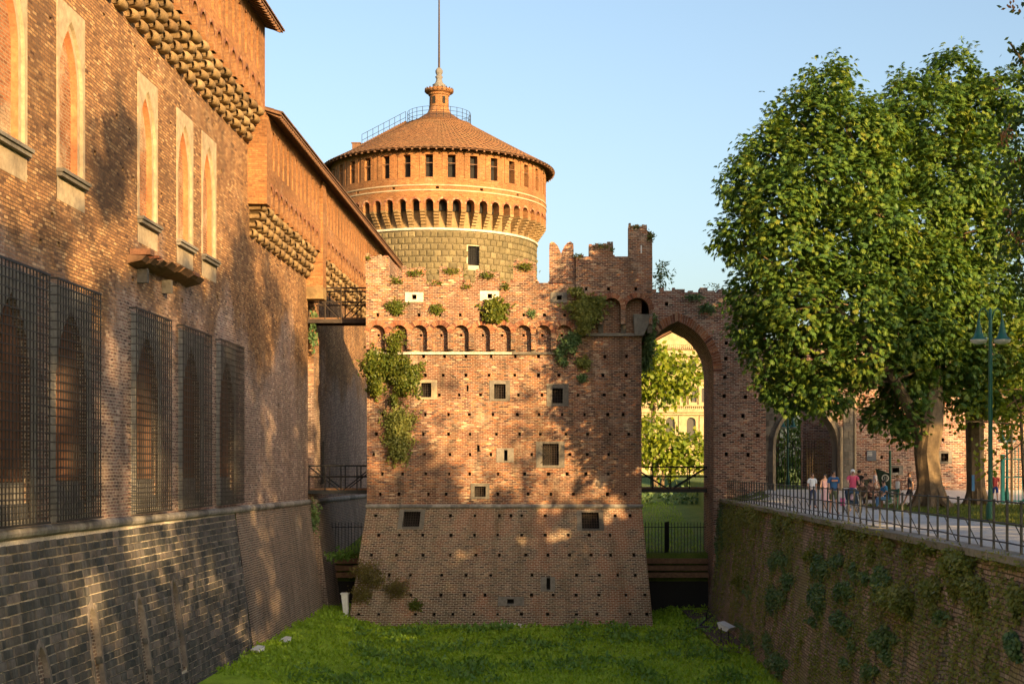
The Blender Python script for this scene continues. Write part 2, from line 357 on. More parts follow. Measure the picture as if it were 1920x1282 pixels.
M['grass'] = ground_mat('lawn_grass', [(.07,.10,.02),(.10,.145,.022),(.15,.16,.04)], .5)
M['gravel'] = ground_mat('path_gravel', [(.44,.43,.41),(.52,.51,.49),(.58,.56,.53)], .6, .3, 30)

# ------------------------------------------------------------------ leaves
def quads(name, V, mat, rnd, parent=None, mats=None, mi=None):
    n = len(V); me = bpy.data.meshes.new(name)
    me.vertices.add(n*4); me.vertices.foreach_set('co', V.reshape(-1).astype(np.float32))
    me.loops.add(n*4); me.loops.foreach_set('vertex_index', np.arange(n*4, dtype=np.int32))
    me.polygons.add(n); me.polygons.foreach_set('loop_start', np.arange(0, n*4, 4, dtype=np.int32))
    for m in (mats or [mat]): me.materials.append(m)
    if mi is not None: me.polygons.foreach_set('material_index', mi.astype(np.int32))
    at = me.attributes.new('rnd', 'FLOAT', 'FACE'); at.data.foreach_set('value', rnd.astype(np.float32))
    me.update(calc_edges=True); me.validate()
    o = bpy.data.objects.new(name, me); return link(o, parent, (0, 0, 0))
def unit(a): return a / np.maximum(np.linalg.norm(a, axis=-1, keepdims=True), 1e-9)
def leaf_quads(C, out, L, Wd, droop=.5, jit=.6):
    n = len(C)
    t = unit(out*.7 + np.array([0, 0, -droop]) + RNG.normal(0, jit, (n, 3)))
    s = unit(np.cross(t, unit(out + RNG.normal(0, .5, (n, 3)))))
    L = np.asarray(L).reshape(-1, 1)*np.ones((n, 1)); w = np.asarray(Wd).reshape(-1, 1)*np.ones((n, 1))
    nn = np.cross(t, s)
    V = np.stack([C, C + t*L*.5 + s*w*.5, C + t*L + nn*L*.12, C + t*L*.5 - s*w*.5], axis=1)
    return V
def palm_quads(C, out, L, k=6, droop=.55):
    """palmate leaves: k leaflets fan out from each point and hang"""
    n = len(C); t = unit(out*.8 + np.array([0, 0, -droop]) + RNG.normal(0, .45, (n, 3)))
    up = unit(out*.4 + np.array([0, 0, 1.0]) + RNG.normal(0, .3, (n, 3)))
    s = unit(np.cross(t, up)); Vs = []
    L = np.asarray(L).reshape(-1, 1)*np.ones((n, 1))
    for i in range(k):
        a = -1.25 + 2.5*i/(k-1); ln = L*(1 - .32*abs(a)/1.25)
        d = unit(t*math.cos(a) + s*math.sin(a) - np.array([0, 0, .25]))
        side = unit(np.cross(d, up)); w = ln*.36
        dr = np.array([0, 0, -1.0])*ln*.16
        Vs.append(np.stack([C, C + d*ln*.62 + side*w*.5, C + d*ln + dr, C + d*ln*.62 - side*w*.5], axis=1))
    return np.concatenate(Vs)
def shell(lobes, per_m2, depth=.35, twig=0, spread=.3):
    """points spread through the outer shell of a set of ellipsoids, thinned where lobes overlap"""
    P, D, I = [], [], []
    lb = np.array(lobes, float)
    for c in lb:
        r = c[3:6]; area = 4*math.pi*((r[0]*r[1])**1.6/3 + (r[0]*r[2])**1.6/3 + (r[1]*r[2])**1.6/3)**(1/1.6)
        n = max(6, int(area*per_m2))
        if twig: n = max(2, n//twig)
        d = unit(RNG.normal(0, 1, (n, 3))); f = 1 - depth*RNG.random((n, 1))**1.6
        p = c[:3] + d*r*f
        if twig:
            p = np.repeat(p, twig, 0) + RNG.normal(0, spread, (n*twig, 3)); d = np.repeat(d, twig, 0)
        P.append(p); D.append(d)
    P = np.concatenate(P); D = np.concatenate(D); keep = np.ones(len(P), bool)
    for c in lb:
        q = ((P - c[:3])/c[3:6]); ins = (q*q).sum(1) < .5**2; keep &= ~ins
    return P[keep], D[keep]
def W(px, py, Y): return Vector(((px-CX)/F*Y, Y, (CY-py)/F*Y))

# ------------------------------------------------------------------ the ground, the moat, the path
def moat_z(x, y):
    z = -8.78 + .75*smooth01(-9.5, -13.6, x)*smooth01(95, 80, y) + .25*smooth01(5, 8, x)
    return z + .06*math.sin(x*1.3+y*.7) + .05*math.sin(x*2.9-y*1.9)
def ground_z(x, y):
    if -15.05 < x < (9.3 if y < 91.5 else 11.5):
        if y < 88.3: return -10.5
        z = -5.2 + 2.2*smooth01(89, 126, y) + 1.1*smooth01(130, 150, y)
        return z
    return -1.85 + .6*smooth01(78, 86, y)*smooth01(9.3, 12, x)*smooth01(70, 30, x)
def grid(name, xs, ys, fz, mat, kind='structure', parent=None):
    mb = MB()
    for i in range(len(xs)-1):
        for j in range(len(ys)-1):
            mb.face([(a, b, fz(a, b)) for a, b in ((xs[i],ys[j]),(xs[i+1],ys[j]),(xs[i+1],ys[j+1]),(xs[i],ys[j+1]))], None, 0)
    return tag(mb.build(name, mat, parent, smooth=True), kind=kind)
gx = [-4000,-800,-200,-60,-25,-15.2,-15.1,-15.0,-8,-2,3,7,9.25,9.5,11.45,11.55,13,16,20,26,34,45,60,90,200,800,4000]
gy = [-3000,-600,-150,-50,0,30,50,65,74,76,78,80,82,84,86,88.2,88.4,90,91.4,91.6,94,98,103,108,114,120,126,130,136,143,150,170,200,300,600,1500,5000]
tag(grid('ground', gx, gy, ground_z, M['grass']), 'grassy park ground around the castle moat')
lin = lambda a, b, n: [a+(b-a)*i/n for i in range(n+1)]
tag(grid('moat_floor', lin(-15, 9.2, 34), lin(-40, 58, 20)[:-1] + lin(58, 89, 44), moat_z, M['moatgrass']), 'flat green moat floor in front of the brick tower')
mb = MB()
pz = -1.843
for y0, y1, xa, xb in ((-60,40,9.75,14.6),(40,74,9.75,14.4)): mb.face([(xa,y0,pz),(xb,y0,pz),(xb,y1,pz),(xa,y1,pz)])
ys = [74,76,78,80,82,84,86]
for a, b in zip(ys[:-1], ys[1:]):
    xs = [9.75,11,12,14,16,20,26,34,45]
    for c, d in zip(xs[:-1], xs[1:]): mb.face([(x,y,ground_z(x,y)+.007) for x,y in ((c,a),(d,a),(d,b),(c,b))])
tag(mb.build('path', M['gravel']), 'grey gravel path behind the iron railing', kind='structure')

# ------------------------------------------------------------------ left: the castle block and the curtain wall
WX = -14.6; OX = -13.8; EX = -13.06          # wall plane, overhanging parapet plane, eave line
zs = lambda y: -1.71 - .19*(y-37.3)/44.7     # the torus moulding sinks a little with distance
PA = lambda u, v, d: (WX - d, u, v)
PO = lambda u, v, d: (OX - d, u, v)
def PT(u, v, d):                             # battered foot of the wall
    s = (zs(u) - v)/6.2
    return (WX + .06 + .82*max(0, s) - d, u, v)
A0, A1, B1, C1 = 14.0, 66.4, 82.0, 119.0
UPW = [37.9, 42.6, 50.45, 55.4, 59.15]       # tall blind windows (centre along the wall)
LOW = [(35.9,40.1),(40.7,44.5),(48.2,52.5),(54.1,58.5),(60.1,64.4)]
castle = thing('castle_block', 'tall sunlit brick castle block with blind gothic windows on the left', 'castle wall', (WX, 50, -2))
mb = MB(); ops = []
for c in UPW: ops.append(dict(u0=c-1.2, u1=c+1.2, v0=7.75, v1=13.6, depth=0, back=None))
for a, b in LOW:
    c = (a+b)/2; ops.append(dict(u0=c-1.85, u1=c+1.85, v0=-1.55, v1=5.3, depth=0, back=None))
ops.append(dict(u0=44.62, u1=44.86, v0=-.65, v1=.5, depth=.4, back=1, rev=0))
random.seed(5)
for k in range(60):                          # putlog holes and lost bricks
    u = random.uniform(40, 66); v = random.choice([6.3, 7.2, 14.2, 9.8, 11.3, 12.6, -.4, 1.4, 2.9]) + random.uniform(-.1,.1)
    if all(not (o['u0']-.4 < u < o['u1']+.4 and o['v0']-.3 < v < o['v1']+.3) for o in ops):
        ops.append(dict(u0=u, u1=u+.22, v0=v, v1=v+.16, depth=.2, back=1))
surf(mb, PA, A0, A1, -1.9, 16.6, ops, 0)
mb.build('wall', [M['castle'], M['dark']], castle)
# blind windows: plaster surround, recess with patchy infill, terracotta jamb, sill, apron
for c in UPW:
    s = MB(); surf(s, lambda u, v, d: (WX+.025-d, u, v), c-1.2, c+1.2, 8.62, 13.6, [dict(u0=c-1.02, u1=c+1.02, v0=8.62, v1=13.2, depth=.1, kind='arch', rise=1.95, back=None)], 0)
    for a, b in ((c-1.2, c-1.2), (c+1.2, c+1.2)): s.face([(WX-.05,a,8.62),(WX+.025,a,8.62),(WX+.025,a,13.6),(WX-.05,a,13.6)])
    s.face([(WX-.05,c-1.2,13.6),(WX+.025,c-1.2,13.6),(WX+.025,c+1.2,13.6),(WX-.05,c+1.2,13.6)])
    w = s.build('window', M['plaster'], castle)
    s = MB(); surf(s, lambda u, v, d: (WX-.075-d, u, v), c-1.02, c+1.02, 8.62, 13.2, [dict(u0=c-.8, u1=c+.8, v0=8.62, v1=12.95, depth=.2, kind='arch', rise=1.7, back=1, rev=2)], 0)
    s.build('jamb', [M['plaster'], M['infill'], M['terra']], w)
    s = MB(); s.box(WX-.1, WX+.16, c-1.18, c+1.18, 8.42, 8.54); s.box(WX-.1, WX+.22, c-1.22, c+1.22, 8.54, 8.64); s.build('sill', M['grey'], w)
    s = MB(); s.face([(WX+.012,c-1.2,7.75),(WX+.012,c+1.2,7.75),(WX+.012,c+1.2,8.45),(WX+.012,c-1.2,8.45)]); s.build('apron', M['plaster'], w)
# caged windows
barV = MB(); barV.box(-.016,.016,-.016,.016,0,1); barV = barV.mesh('cage_bar_upright', M['iron'])
barH = MB(); barH.box(-.014,.014,0,1,-.014,.014); barH = barH.mesh('cage_bar_level', M['iron'])
barX = MB(); barX.box(0,1,-.014,.014,-.014,.014); barX = barX.mesh('cage_bar_return', M['iron'])
slat = MB(); slat.box(-.03,.03,-.045,.045,0,1); slat = slat.mesh('window_batten', M['woodred'])
for gi, (a, b) in enumerate(LOW):
    c = (a+b)/2
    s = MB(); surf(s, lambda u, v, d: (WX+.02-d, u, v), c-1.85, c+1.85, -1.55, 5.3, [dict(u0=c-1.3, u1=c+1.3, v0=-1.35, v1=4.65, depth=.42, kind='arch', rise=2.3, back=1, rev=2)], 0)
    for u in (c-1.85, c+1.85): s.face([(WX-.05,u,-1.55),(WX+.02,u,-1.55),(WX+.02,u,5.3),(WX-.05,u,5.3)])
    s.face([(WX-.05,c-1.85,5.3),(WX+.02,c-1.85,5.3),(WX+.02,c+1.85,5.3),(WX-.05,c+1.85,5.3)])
    w = s.build('window', [M['plaster_shaded'], M['dark'], M['talus']], castle)
    cv = arch_curve(c-1.3, c+1.3, 2.35, 2.3, 12)
    for k in range(12):
        u = c - 1.19 + k*.216; top = max(v for uu, v in [min(cv, key=lambda q: abs(q[0]-u))]) - .02
        inst('batten', slat, w, (WX-.22, u, -.35), None, (1, 1, top+.35))
    s = MB(); s.box(WX-.38, WX-.15, c-1.29, c+1.29, -1.34, -.38); s.box(WX-.149, WX-.02, c-1.3, c+1.3, -1.34, -.95); s.build('parapet_panel', M['greyd'], w)
    cage = MB(); X1 = WX+.28
    z = 5.38; cage.box(X1-.03, X1+.03, a, b, z-.03, z+.03); cage.box(WX+.03, X1-.03, a, a+.05, z-.03, z+.03); cage.box(WX+.03, X1-.03, b-.05, b, z-.03, z+.03)
    cg = cage.build('window_cage', M['iron'], castle)
    nv = 17
    f_ = MB(); f_.box(X1-.03, X1+.03, a, b, -1.53, -1.47); f_.build('foot_rail', M['iron'], cg)
    for k in range(nv+1): inst('upright_bar', barV, cg, (X1, a + .03 + (b-a-.06)*k/nv, -1.5), None, (1,1,6.88))
    z = -1.5+.17
    while z < 5.3:
        inst('level_bar', barH, cg, (X1+.03, a, z), None, (1, b-a, 1))
        inst('return_bar', barX, cg, (WX-.02, a+.02, z), None, (X1-WX+.02, 1, 1)); z += .17 if z < -.6 else .245
s = MB(); s.box(WX-.02, WX+.04, 44.45, 44.6, -.85, .7); s.box(WX-.02, WX+.04, 44.88, 45.03, -.85, .7); s.box(WX-.02, WX+.041, 44.6, 44.88, .5, .7); s.box(WX-.02, WX+.041, 44.6, 44.88, -.85, -.66)
s.build('slit_frame', M['grey'], castle)
# remains of a balcony: broken brick and timber courses
led = thing('broken_ledge', 'broken brown ledge of brick and timber below the blind windows', 'ledge', (WX, 51.5, 7.0))
random.seed(3)
for k in range(11):
    y0 = 48.1 + k*.66; ln = random.uniform(.7, 1.2); dep = .85 - .35*abs((k-5)/6)**2 + random.uniform(-.15,.15); z0 = 7.0 + .018*k + random.uniform(-.05,.05)
    s = MB(); s.hexa([(WX-.1,y0,z0-.16),(WX+dep*.75,y0+.05,z0-.02),(WX+dep*.7,y0+ln,z0-.04),(WX-.1,y0+ln,z0-.2),(WX-.1,y0,z0+.16),(WX+dep,y0+.02,z0+.13),(WX+dep*.92,y0+ln,z0+.12),(WX-.1,y0+ln,z0+.2)])
    s.build('broken_course', M['wood'], led)
for k in range(7):
    y0 = 48.4 + k*.95; dep = random.uniform(.45,.75)
    s = MB(); s.box(WX-.1, WX+dep, y0, y0+random.uniform(.3,.7), 7.19+.012*k, 7.19+random.uniform(.09,.2)); s.build('loose_brick', M['voussoir'], led)
for k in (49.2, 52.2):
    s = MB(); s.box(WX-.1, WX+.35, k, k+.22, 6.35, 6.83); s.build('bracket', M['grey'], led)

# torus moulding in lengths, talus of dark blocks, brick talus
def torus(parent, P0, ya, yb, step, r, mat, zf):
    y = ya
    while y < yb-.05:
        e = min(yb, y+step*random.uniform(.8,1.2)); s = MB()
        s.tube([(P0, y+.008, zf(y)), (P0, e-.008, zf(e))], r*random.uniform(.95,1.05), 10); s.build('moulding_length', mat, parent, smooth=False); y = e
torus(castle, WX+.05, 33, A1, 1.6, .155, M['greyd'], zs)
mb = MB(); ops = []
NICHE = [(38.8,.42,-4.75),(43.25,.40,-4.1),(48.0,.40,-4.25),(52.4,.38,-4.05)]
for c, hw, top in NICHE: ops.append(dict(u0=c-hw, u1=c+hw, v0=top-3.3, v1=top, depth=.09, kind='arch', rise=.75, back=1, rev=1))
YS = 63.6
surf(mb, lambda u, v, d: (PT(u, v, d)[0]-.05, u, v), A0, YS, -9.2, -1.9, ops, 0)
mb.build('talus_core', [M['joint'], M['talus']], castle)
mb = MB(); surf(mb, PT, YS, A1, -9.2, -1.85, [], 0, dv=1.0); mb.build('brick_talus', M['talus'], castle)
random.seed(21)
blocks = []
v = -2.0; row = 0
while v > -8.5:
    h = random.uniform(.235,.29); u = 33.5 + random.uniform(0,.5)
    while u < YS:
        w = random.choice([.42,.5,.58,.62,.7,.95]) * random.uniform(.9,1.1); e = min(u+w, YS + random.uniform(-.2,.15))
        if not any(abs((u+e)/2-c) < hw+.14 and top-3.3 < v-h/2 < top-.05 for c, hw, top in NICHE) and e-u > .15: blocks.append((u, e, v-h, v))
        elif e-u > .15:
            for c, hw, top in NICHE:
                if top-3.3 < v-h/2 < top-.05:
                    if u < c-hw-.12 < e: blocks.append((u, c-hw-.03, v-h, v))
                    if u < c+hw+.12 < e: blocks.append((c+hw+.03, e, v-h, v))
        u = e
        if e >= YS-.2: break
    v -= h; row += 1
def vis(bk):                                  # apparent size in the picture
    u = (bk[0]+bk[1])/2; x, y, z = PT(u, (bk[2]+bk[3])/2, 0); px = CX+F*x/y; py = CY-F*z/y
    return -1 if (px < -12 or py > 1300 or bk[1]-bk[0] < .2) else (bk[1]-bk[0])*(bk[3]-bk[2])/y**3
blocks.sort(key=vis, reverse=True)
def pillow(mb, P, u0, u1, v0, v1, dep, bev, rnd=0.0, mat=0, j=.012):
    rj = lambda: random.uniform(-j, j)
    o = [(u0+rj(), v0+rj()), (u1+rj(), v0+rj()), (u1+rj(), v1+rj()), (u0+rj(), v1+rj())]
    cu, cv = (u0+u1)/2, (v0+v1)/2
    i = [(u + (bev if u < cu else -bev), w + (bev if w < cv else -bev)) for u, w in o]
    bk = [P(u, w, .12) for u, w in o]; ed = [P(u, w, -dep*.45) for u, w in o]; fr = [P(u, w, -dep*random.uniform(.8,1.15)) for u, w in i]
    for a, b in ((bk, ed), (ed, fr)):
        for k in range(4): q = (k+1) % 4; mb.face([a[k], a[q], b[q], b[k]], None, mat, rnd)
    mb.face(fr, None, mat, rnd)
g = .026
rest = MB()
for k, (a, b, c, d) in enumerate(blocks):
    s = MB() if k < 300 else rest
    pillow(s, PT, a+g*2.0, b-g*2.0, c+g*.8, d-g*.8, .014, .03, random.random() if k >= 300 else 0.0)
    if k < 300: s.build('stone_block', M['slate'], castle)
tag(rest.build('talus_stones', M['slate'], castle), kind='stuff')
for c, hw, top in NICHE:
    pts = [(c-hw, top-3.2), (c-hw, top-2.4), (c-hw, top-1.6)] + arch_curve(c-hw, c+hw, top-.75, .75, 4) + [(c+hw, top-1.6), (c+hw, top-2.4), (c+hw, top-3.2)]
    for (ua, va), (ub, vb) in zip(pts[:-1], pts[1:]):
        ex = lambda u, v: (c+(u-c)*(hw+.13)/hw, v if v <= top-.74 else top-.75+(v-top+.75)*1.22)
        sh_ = lambda u, v: (c+(u-c)*(hw-.014)/hw, v if v <= top-.74 else v-.012)
        q = [sh_(ua, va), sh_(ub, vb), ex(ub, vb), ex(ua, va)]; s = MB(); dd = random.uniform(.0,.02)
        f3 = [PT(u, v, -.02-dd) for u, v in q]; b3 = [PT(u, v, .2) for u, v in q]; s.face(f3)
        for k in range(4): k2 = (k+1) % 4; s.face([f3[k], f3[k2], b3[k2], b3[k]])
        s.build('niche_stone', M['nichestone'], castle)

# corbels: stacked round-nosed stones; small arches between them carry the parapet
def nose_mesh(name, ln, wd, ht):
    s = MB(); pr = []
    for k in range(7):
        t = math.pi*k/6; pr.append((ln - ht*.5 + ht*.52*math.sin(t), -ht/2*math.cos(t)))
    pr = [(-.15, -ht/2)] + pr + [(-.15, ht/2)]
    def sec(y, f): return [(x if x < 0 else ln-.30+(x-ln+.30)*f, y, z*(.45+.55*f)) for x, z in pr]
    secs = [sec(-wd/2, .5), sec(-wd*.43, .82), sec(-wd*.25, .97), sec(0, 1.0), sec(wd*.25, .97), sec(wd*.43, .82), sec(wd/2, .5)]
    for p, q in zip(secs[:-1], secs[1:]):
        for i in range(len(pr)-1): s.face([p[i], p[i+1], q[i+1], q[i]])
    s.face(secs[0]); s.face(secs[-1][::-1]); return s.mesh(name, M['corbel'], smooth=True)
NOSE = [nose_mesh('corbel_stone_%d' % i, .36+.17*i, .86, .43) for i in range(4)]
def corbels(parent, ya, yb, z0, step=1.2):
    n = int((yb-ya)/step); ys = [ya + (yb-ya)*(i+.5)/n for i in range(n)]
    for y in ys:
        for i in range(4):
            o = inst('corbel_stone', NOSE[i], parent, (WX, y+random.uniform(-.03,.03), z0+.2+.385*i), (0,random.uniform(-.05,.05),random.uniform(-.06,.06)), (random.uniform(.8,1.04),random.uniform(.74,1.0),random.uniform(.8,1.0)))
    return ys
def parapet(parent, ya, yb, z0, ztop, cy, slits=True):
    """overhanging wall above the corbels, with arches between neighbouring corbels"""
    zb = z0+1.5; ops = []
    for p, q in zip(cy[:-1], cy[1:]): ops.append(dict(u0=p+.24, u1=q-.24, v0=zb, v1=zb+1.0, depth=.75, kind='arch', rise=.36, back=1, open_bottom=True))
    if slits:
        y = ya+.6
        while y < yb-.7:
            ops.append(dict(u0=y, u1=y+.42, v0=ztop-2.35, v1=ztop-.55, depth=.13, back=0)); ops.append(dict(u0=y+.55, u1=y+.68, v0=ztop-1.55, v1=ztop-1.4, depth=.3, back=1)); y += 1.18
    mb = MB(); surf(mb, PO, ya, yb, zb, ztop, ops, 0)
    mb.face([(WX,ya,zb),(OX,ya,zb),(OX,ya,ztop),(WX,ya,ztop)]); mb.face([(WX,yb,zb),(OX,yb,zb),(OX,yb,ztop),(WX,yb,ztop)])
    mb.build('parapet', [M['parapet'], M['dark']], parent)
    rings = MB()
    for p, q in zip(cy[:-1], cy[1:]):
        cv = arch_curve(p+.24, q-.24, zb+.64, .36, 4); cu = (p+q)/2
        for (ua, va), (ub, vb) in zip(cv[:-1], cv[1:]):
            f = 1.38; o = lambda u, v: (cu+(u-cu)*f, zb+.64+(v-zb-.64)*f+.0)
            a2, b2 = o(ua, va), o(ub, vb); e = .014
            rings.face([(OX+.02,ua+e,va),(OX+.02,ub-e,vb),(OX+.02,b2[0]-e,b2[1]),(OX+.02,a2[0]+e,a2[1])], None, 0, random.random())
    tag(rings.build('arch_bricks', M['voussoir'], parent), kind='stuff')
cyA = corbels(castle, 38.8, A1-.05, 14.95); parapet(castle, 38, A1, 14.95, 20.35, cyA)
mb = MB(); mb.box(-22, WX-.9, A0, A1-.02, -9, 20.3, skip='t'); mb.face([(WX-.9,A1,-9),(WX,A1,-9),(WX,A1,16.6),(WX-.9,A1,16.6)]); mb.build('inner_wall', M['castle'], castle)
def eave_roof(parent, ya, yb, ze, rise=2.6):
    xi = -21.5; mb = MB(); t = .16
    mb.hexa([(EX,ya,ze),(EX,yb,ze),(xi,yb,ze+rise),(xi,ya,ze+rise),(EX,ya,ze+t*.6),(EX,yb,ze+t*.6),(xi,yb,ze+rise+t),(xi,ya,ze+rise+t)])
    rf = mb.build('roof', M['rafter'], parent)
    raf = MB(); raf.hexa([(-.9,-.06,.0+.25),(.0,-.06,-.13),(.0,.06,-.13),(-.9,.06,.25),(-.9,-.06,.42),(.0,-.06,-.005),(.0,.06,-.005),(-.9,.06,.42)]); raf = raf.mesh('rafter_end', M['rafter'])
    n = int((yb-ya)/.42)
    for k in range(n): inst('rafter', raf, rf, (EX-.02, ya+.2+k*.42, ze-.02))
    tl = MB(); y = ya; sl = rise/(EX-xi)
    while y < yb:
        for i in range(4):
            x0 = EX+.07-i*.42; z0 = ze+.10+(EX-x0)*sl; x1 = x0-.5; z1 = ze+.10+(EX-x1)*sl; rr = random.random()
            pts0 = [(x0, y+.11-.1*math.cos(math.pi*k/4), z0+.085*math.sin(math.pi*k/4)+.02) for k in range(5)]
            pts1 = [(x1, p[1], p[2]+z1-z0-.02) for p in pts0]
            for k in range(4): tl.face([pts0[k], pts0[k+1], pts1[k+1], pts1[k]], None, 0, rr)
            tl.face(pts0, None, 0, rr)
        y += .225
    tl.face([(EX-1.5,ya,ze+.16+1.5*sl),(EX-1.5,yb,ze+.16+1.5*sl),(xi,yb,ze+rise+t+.02),(xi,ya,ze+rise+t+.02)])
    tag(tl.build('roof_tiles', M['tile'], rf), kind='stuff')
eave_roof(castle, 38, A1+.5, 20.2)

curtain = thing('curtain_wall', 'long lower castle wall with tiled eave running back to the round tower', 'castle wall', (WX, 95, -2))
mb = MB(); ops = []
random.seed(9)
for k in range(40):
    u = random.uniform(67, 81); v = random.uniform(-1, 10); ops.append(dict(u0=u, u1=u+.2, v0=v, v1=v+.15, depth=.2, back=1))
surf(mb, PA, A1, B1, -1.9, 12.4, ops[:18], 0)
surf(mb, PA, 83.9, C1, -1.9, 12.4, [], 0)
for u in (B1, 83.9): mb.face([(WX,u,-1.84),(WX-1.5,u,-1.84),(WX-1.5,u,10.7),(WX,u,10.7)])
mb.face([(WX-.35,B1,-9),(WX-.35,83.9,-9),(WX-.35,83.9,12.4),(WX-.35,B1,12.4)], None, 0)
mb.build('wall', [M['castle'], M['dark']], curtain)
mb = MB(); surf(mb, PT, A1, B1, -9.2, -1.85, [], 0, dv=1.0); surf(mb, PT, 83.9, C1, -9.2, -1.85, [], 0, dv=1.0)
mb.face([PT(B1,-9.2,0), PT(B1,-1.85,0), (WX-1.2,B1,-1.85), (WX-1.2,B1,-9.2)]); mb.face([PT(83.9,-9.2,0), PT(83.9,-1.85,0), (WX-1.2,83.9,-1.85), (WX-1.2,83.9,-9.2)]); mb.face([(WX-.05,B1+.01,-9.2),(WX-.05,83.89,-9.2),(WX-.05,83.89,-1.86),(WX-.05,B1+.01,-1.86)]); mb.build('brick_talus', M['talus'], curtain)
torus(curtain, WX+.05, A1, B1+.1, 1.7, .155, M['greyd'], zs); torus(curtain, WX+.05, 83.9, C1-3, 2.2, .155, M['greyd'], zs)
cyB = corbels(curtain, A1+.1, B1-.4, 10.75); cyC = corbels(curtain, 83.0, C1-4, 10.75, 1.35)
parapet(curtain, A1, B1, 10.75, 16.45, cyB); parapet(curtain, B1+.002, C1, 10.75, 16.45, cyC)
mb = MB(); mb.box(WX-.1, OX+.14, B1-.45, B1+.6, 10.3, 16.3); mb.build('pilaster', M['parapet'], curtain)
mb = MB(); mb.box(WX-.1, OX+.15, B1-.5, B1+.65, 9.6, 10.28); mb.build('pilaster_foot', M['corbel'], curtain)
mb = MB(); mb.box(WX-.1, OX+.08, A1+.01, A1+.9, 12.2, 16.3); mb.build('pilaster', M['parapet'], curtain)
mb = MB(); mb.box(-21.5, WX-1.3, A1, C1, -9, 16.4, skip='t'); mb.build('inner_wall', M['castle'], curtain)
eave_roof(curtain, A1+.05, 117.5, 16.3)

# ------------------------------------------------------------------ the round corner tower
TC = Vector((-(CX-823.3)/F*130, 130, 0)); Rs, Rm, Re = 8.75, 9.65, 10.45
rt = thing('round_tower', 'great round corner tower with conical tiled roof and lantern', 'tower', (TC.x, TC.y, -2))
def PC(r): return lambda u, v, d: (TC.x + (r-d)*math.sin(u/r), TC.y - (r-d)*math.cos(u/r), v)
zband = 20.05
mb = MB(); r = Rs-.05
tw = (906-823.3)/F*121.5
gw = dict(u0=tw-.5, u1=tw+.5, v0=17.2, v1=18.85, depth=.5, back=1, rev=1)
surf(mb, PC(r), -math.pi*r, math.pi*r, -6, zband, [gw], 0, du=.7); mb.build('shaft_core', [M['ashjoint'], M['dark']], rt)
bl = []; v = zband-.06
row = 0
while v > 12.5:
    n = 88; h = .53
    for k in range(n):
        a = (k + .5*(row % 2))/n*2*math.pi - math.pi
        bl.append((a*Rs, (a+2*math.pi/n)*Rs, v-h, v))
    v -= h; row += 1
nb_ = []
for b in bl:
    if b[1] > gw['u0'] and b[0] < gw['u1'] and b[3] > gw['v0']+.02 and b[2] < gw['v1']-.02:
        if b[0] < gw['u0']-.12: nb_.append((b[0], gw['u0'], b[2], b[3]))
        if b[1] > gw['u1']+.12: nb_.append((gw['u1'], b[1], b[2], b[3]))
    else: nb_.append(b)
bl = nb_
fr = sorted([b for b in bl if b[2] > 15.0 and abs((b[0]+b[1])/2/Rs) < 1.5], key=lambda b: -math.cos((b[0]+b[1])/2/Rs))
frs = set(fr[:290]); rest = MB()
for b in bl:
    s = MB() if b in frs else rest
    pillow(s, PC(Rs), b[0]+.022, b[1]-.022, b[2]+.022, b[3]-.022, .10, .12, random.random() if b not in frs else 0, j=.006)
    if b in frs: s.build('ashlar_block', M['ashlar'], rt)
tag(rest.build('ashlar_stones', M['ashlar'], rt), kind='stuff')
gr = MB(); P_ = PC(Rs)
for k in range(7): u = gw['u0'] + (k)/6*1.0; gr.bar(P_(u,17.2,.1), P_(u,18.85,.1), .022)
for k in range(9): z = 17.2+1.65*k/8; gr.bar(P_(gw['u0'],z,.08), P_(gw['u1'],z,.08), .02)
gr.build('window_grille', M['iron'], rt)
mb = MB(); mb.lathe([(Rs-.1,zband-.02),(Rs+.16,zband),(Rs+.2,zband+.12),(Rs+.05,zband+.22),(Rs-.2,zband+.24)], TC, 120); mb.build('string_band', M['white'], rt, smooth=True)
# machicolation: stepped corbels, arches, brick drum
zc0, zc1 = zband+.22, 21.7; nA = 52; pit = 2*math.pi/nA
mb = MB(); mb.lathe([(Rs-.12,zc0),(Rs-.12,zc1+.6)], TC, 120); mb.build('machicolation_back', M['corbel'], rt)
cs = MB()
for i in range(6):
    d0 = .10+.165*i; z0 = zc0 + (zc1-zc0)*i/6; z1 = zc0 + (zc1-zc0)*(i+1)/6-.02
    cs.hexa([(-.2,-.21,z0),(-.2,.21,z0),(d0,.21,z0+.03),(d0,-.21,z0+.03),(-.2,-.21,z1),(-.2,.21,z1),(d0+.05,.21,z1),(d0+.05,-.21,z1)])
cs = cs.mesh('corbel_stack', M['corbel'])
for k in range(nA):
    a = (k+.5)*pit
    o = inst('corbel', cs, rt, (TC.x + (Rs-.05)*math.sin(a), TC.y - (Rs-.05)*math.cos(a), 0), (0, 0, a - math.pi/2))
mb = MB(); ops = []
for k in range(nA):
    u = (k-nA/2)*pit*Rm
    ops.append(dict(u0=u-.36, u1=u+.36, v0=zc1-.02, v1=22.55, depth=.85, kind='arch', rise=.36, back=1, open_bottom=True))
ztop = 26.75
for k in range(32):
    u = (k-16)*2*math.pi/32*Rm; ops.append(dict(u0=u-.33, u1=u+.33, v0=24.35, v1=26.25, depth=.55, back=1))
    ops.append(dict(u0=u+.78, u1=u+1.1, v0=24.3, v1=26.5, depth=.05, back=0))
for k in range(16):
    u = (k-8)*2*math.pi/16*Rm+.7; ops.append(dict(u0=u-.13, u1=u+.13, v0=23.38, v1=23.58, depth=.4, back=1))
ops = [o for o in ops if o['u0'] > -math.pi*Rm and o['u1'] < math.pi*Rm]
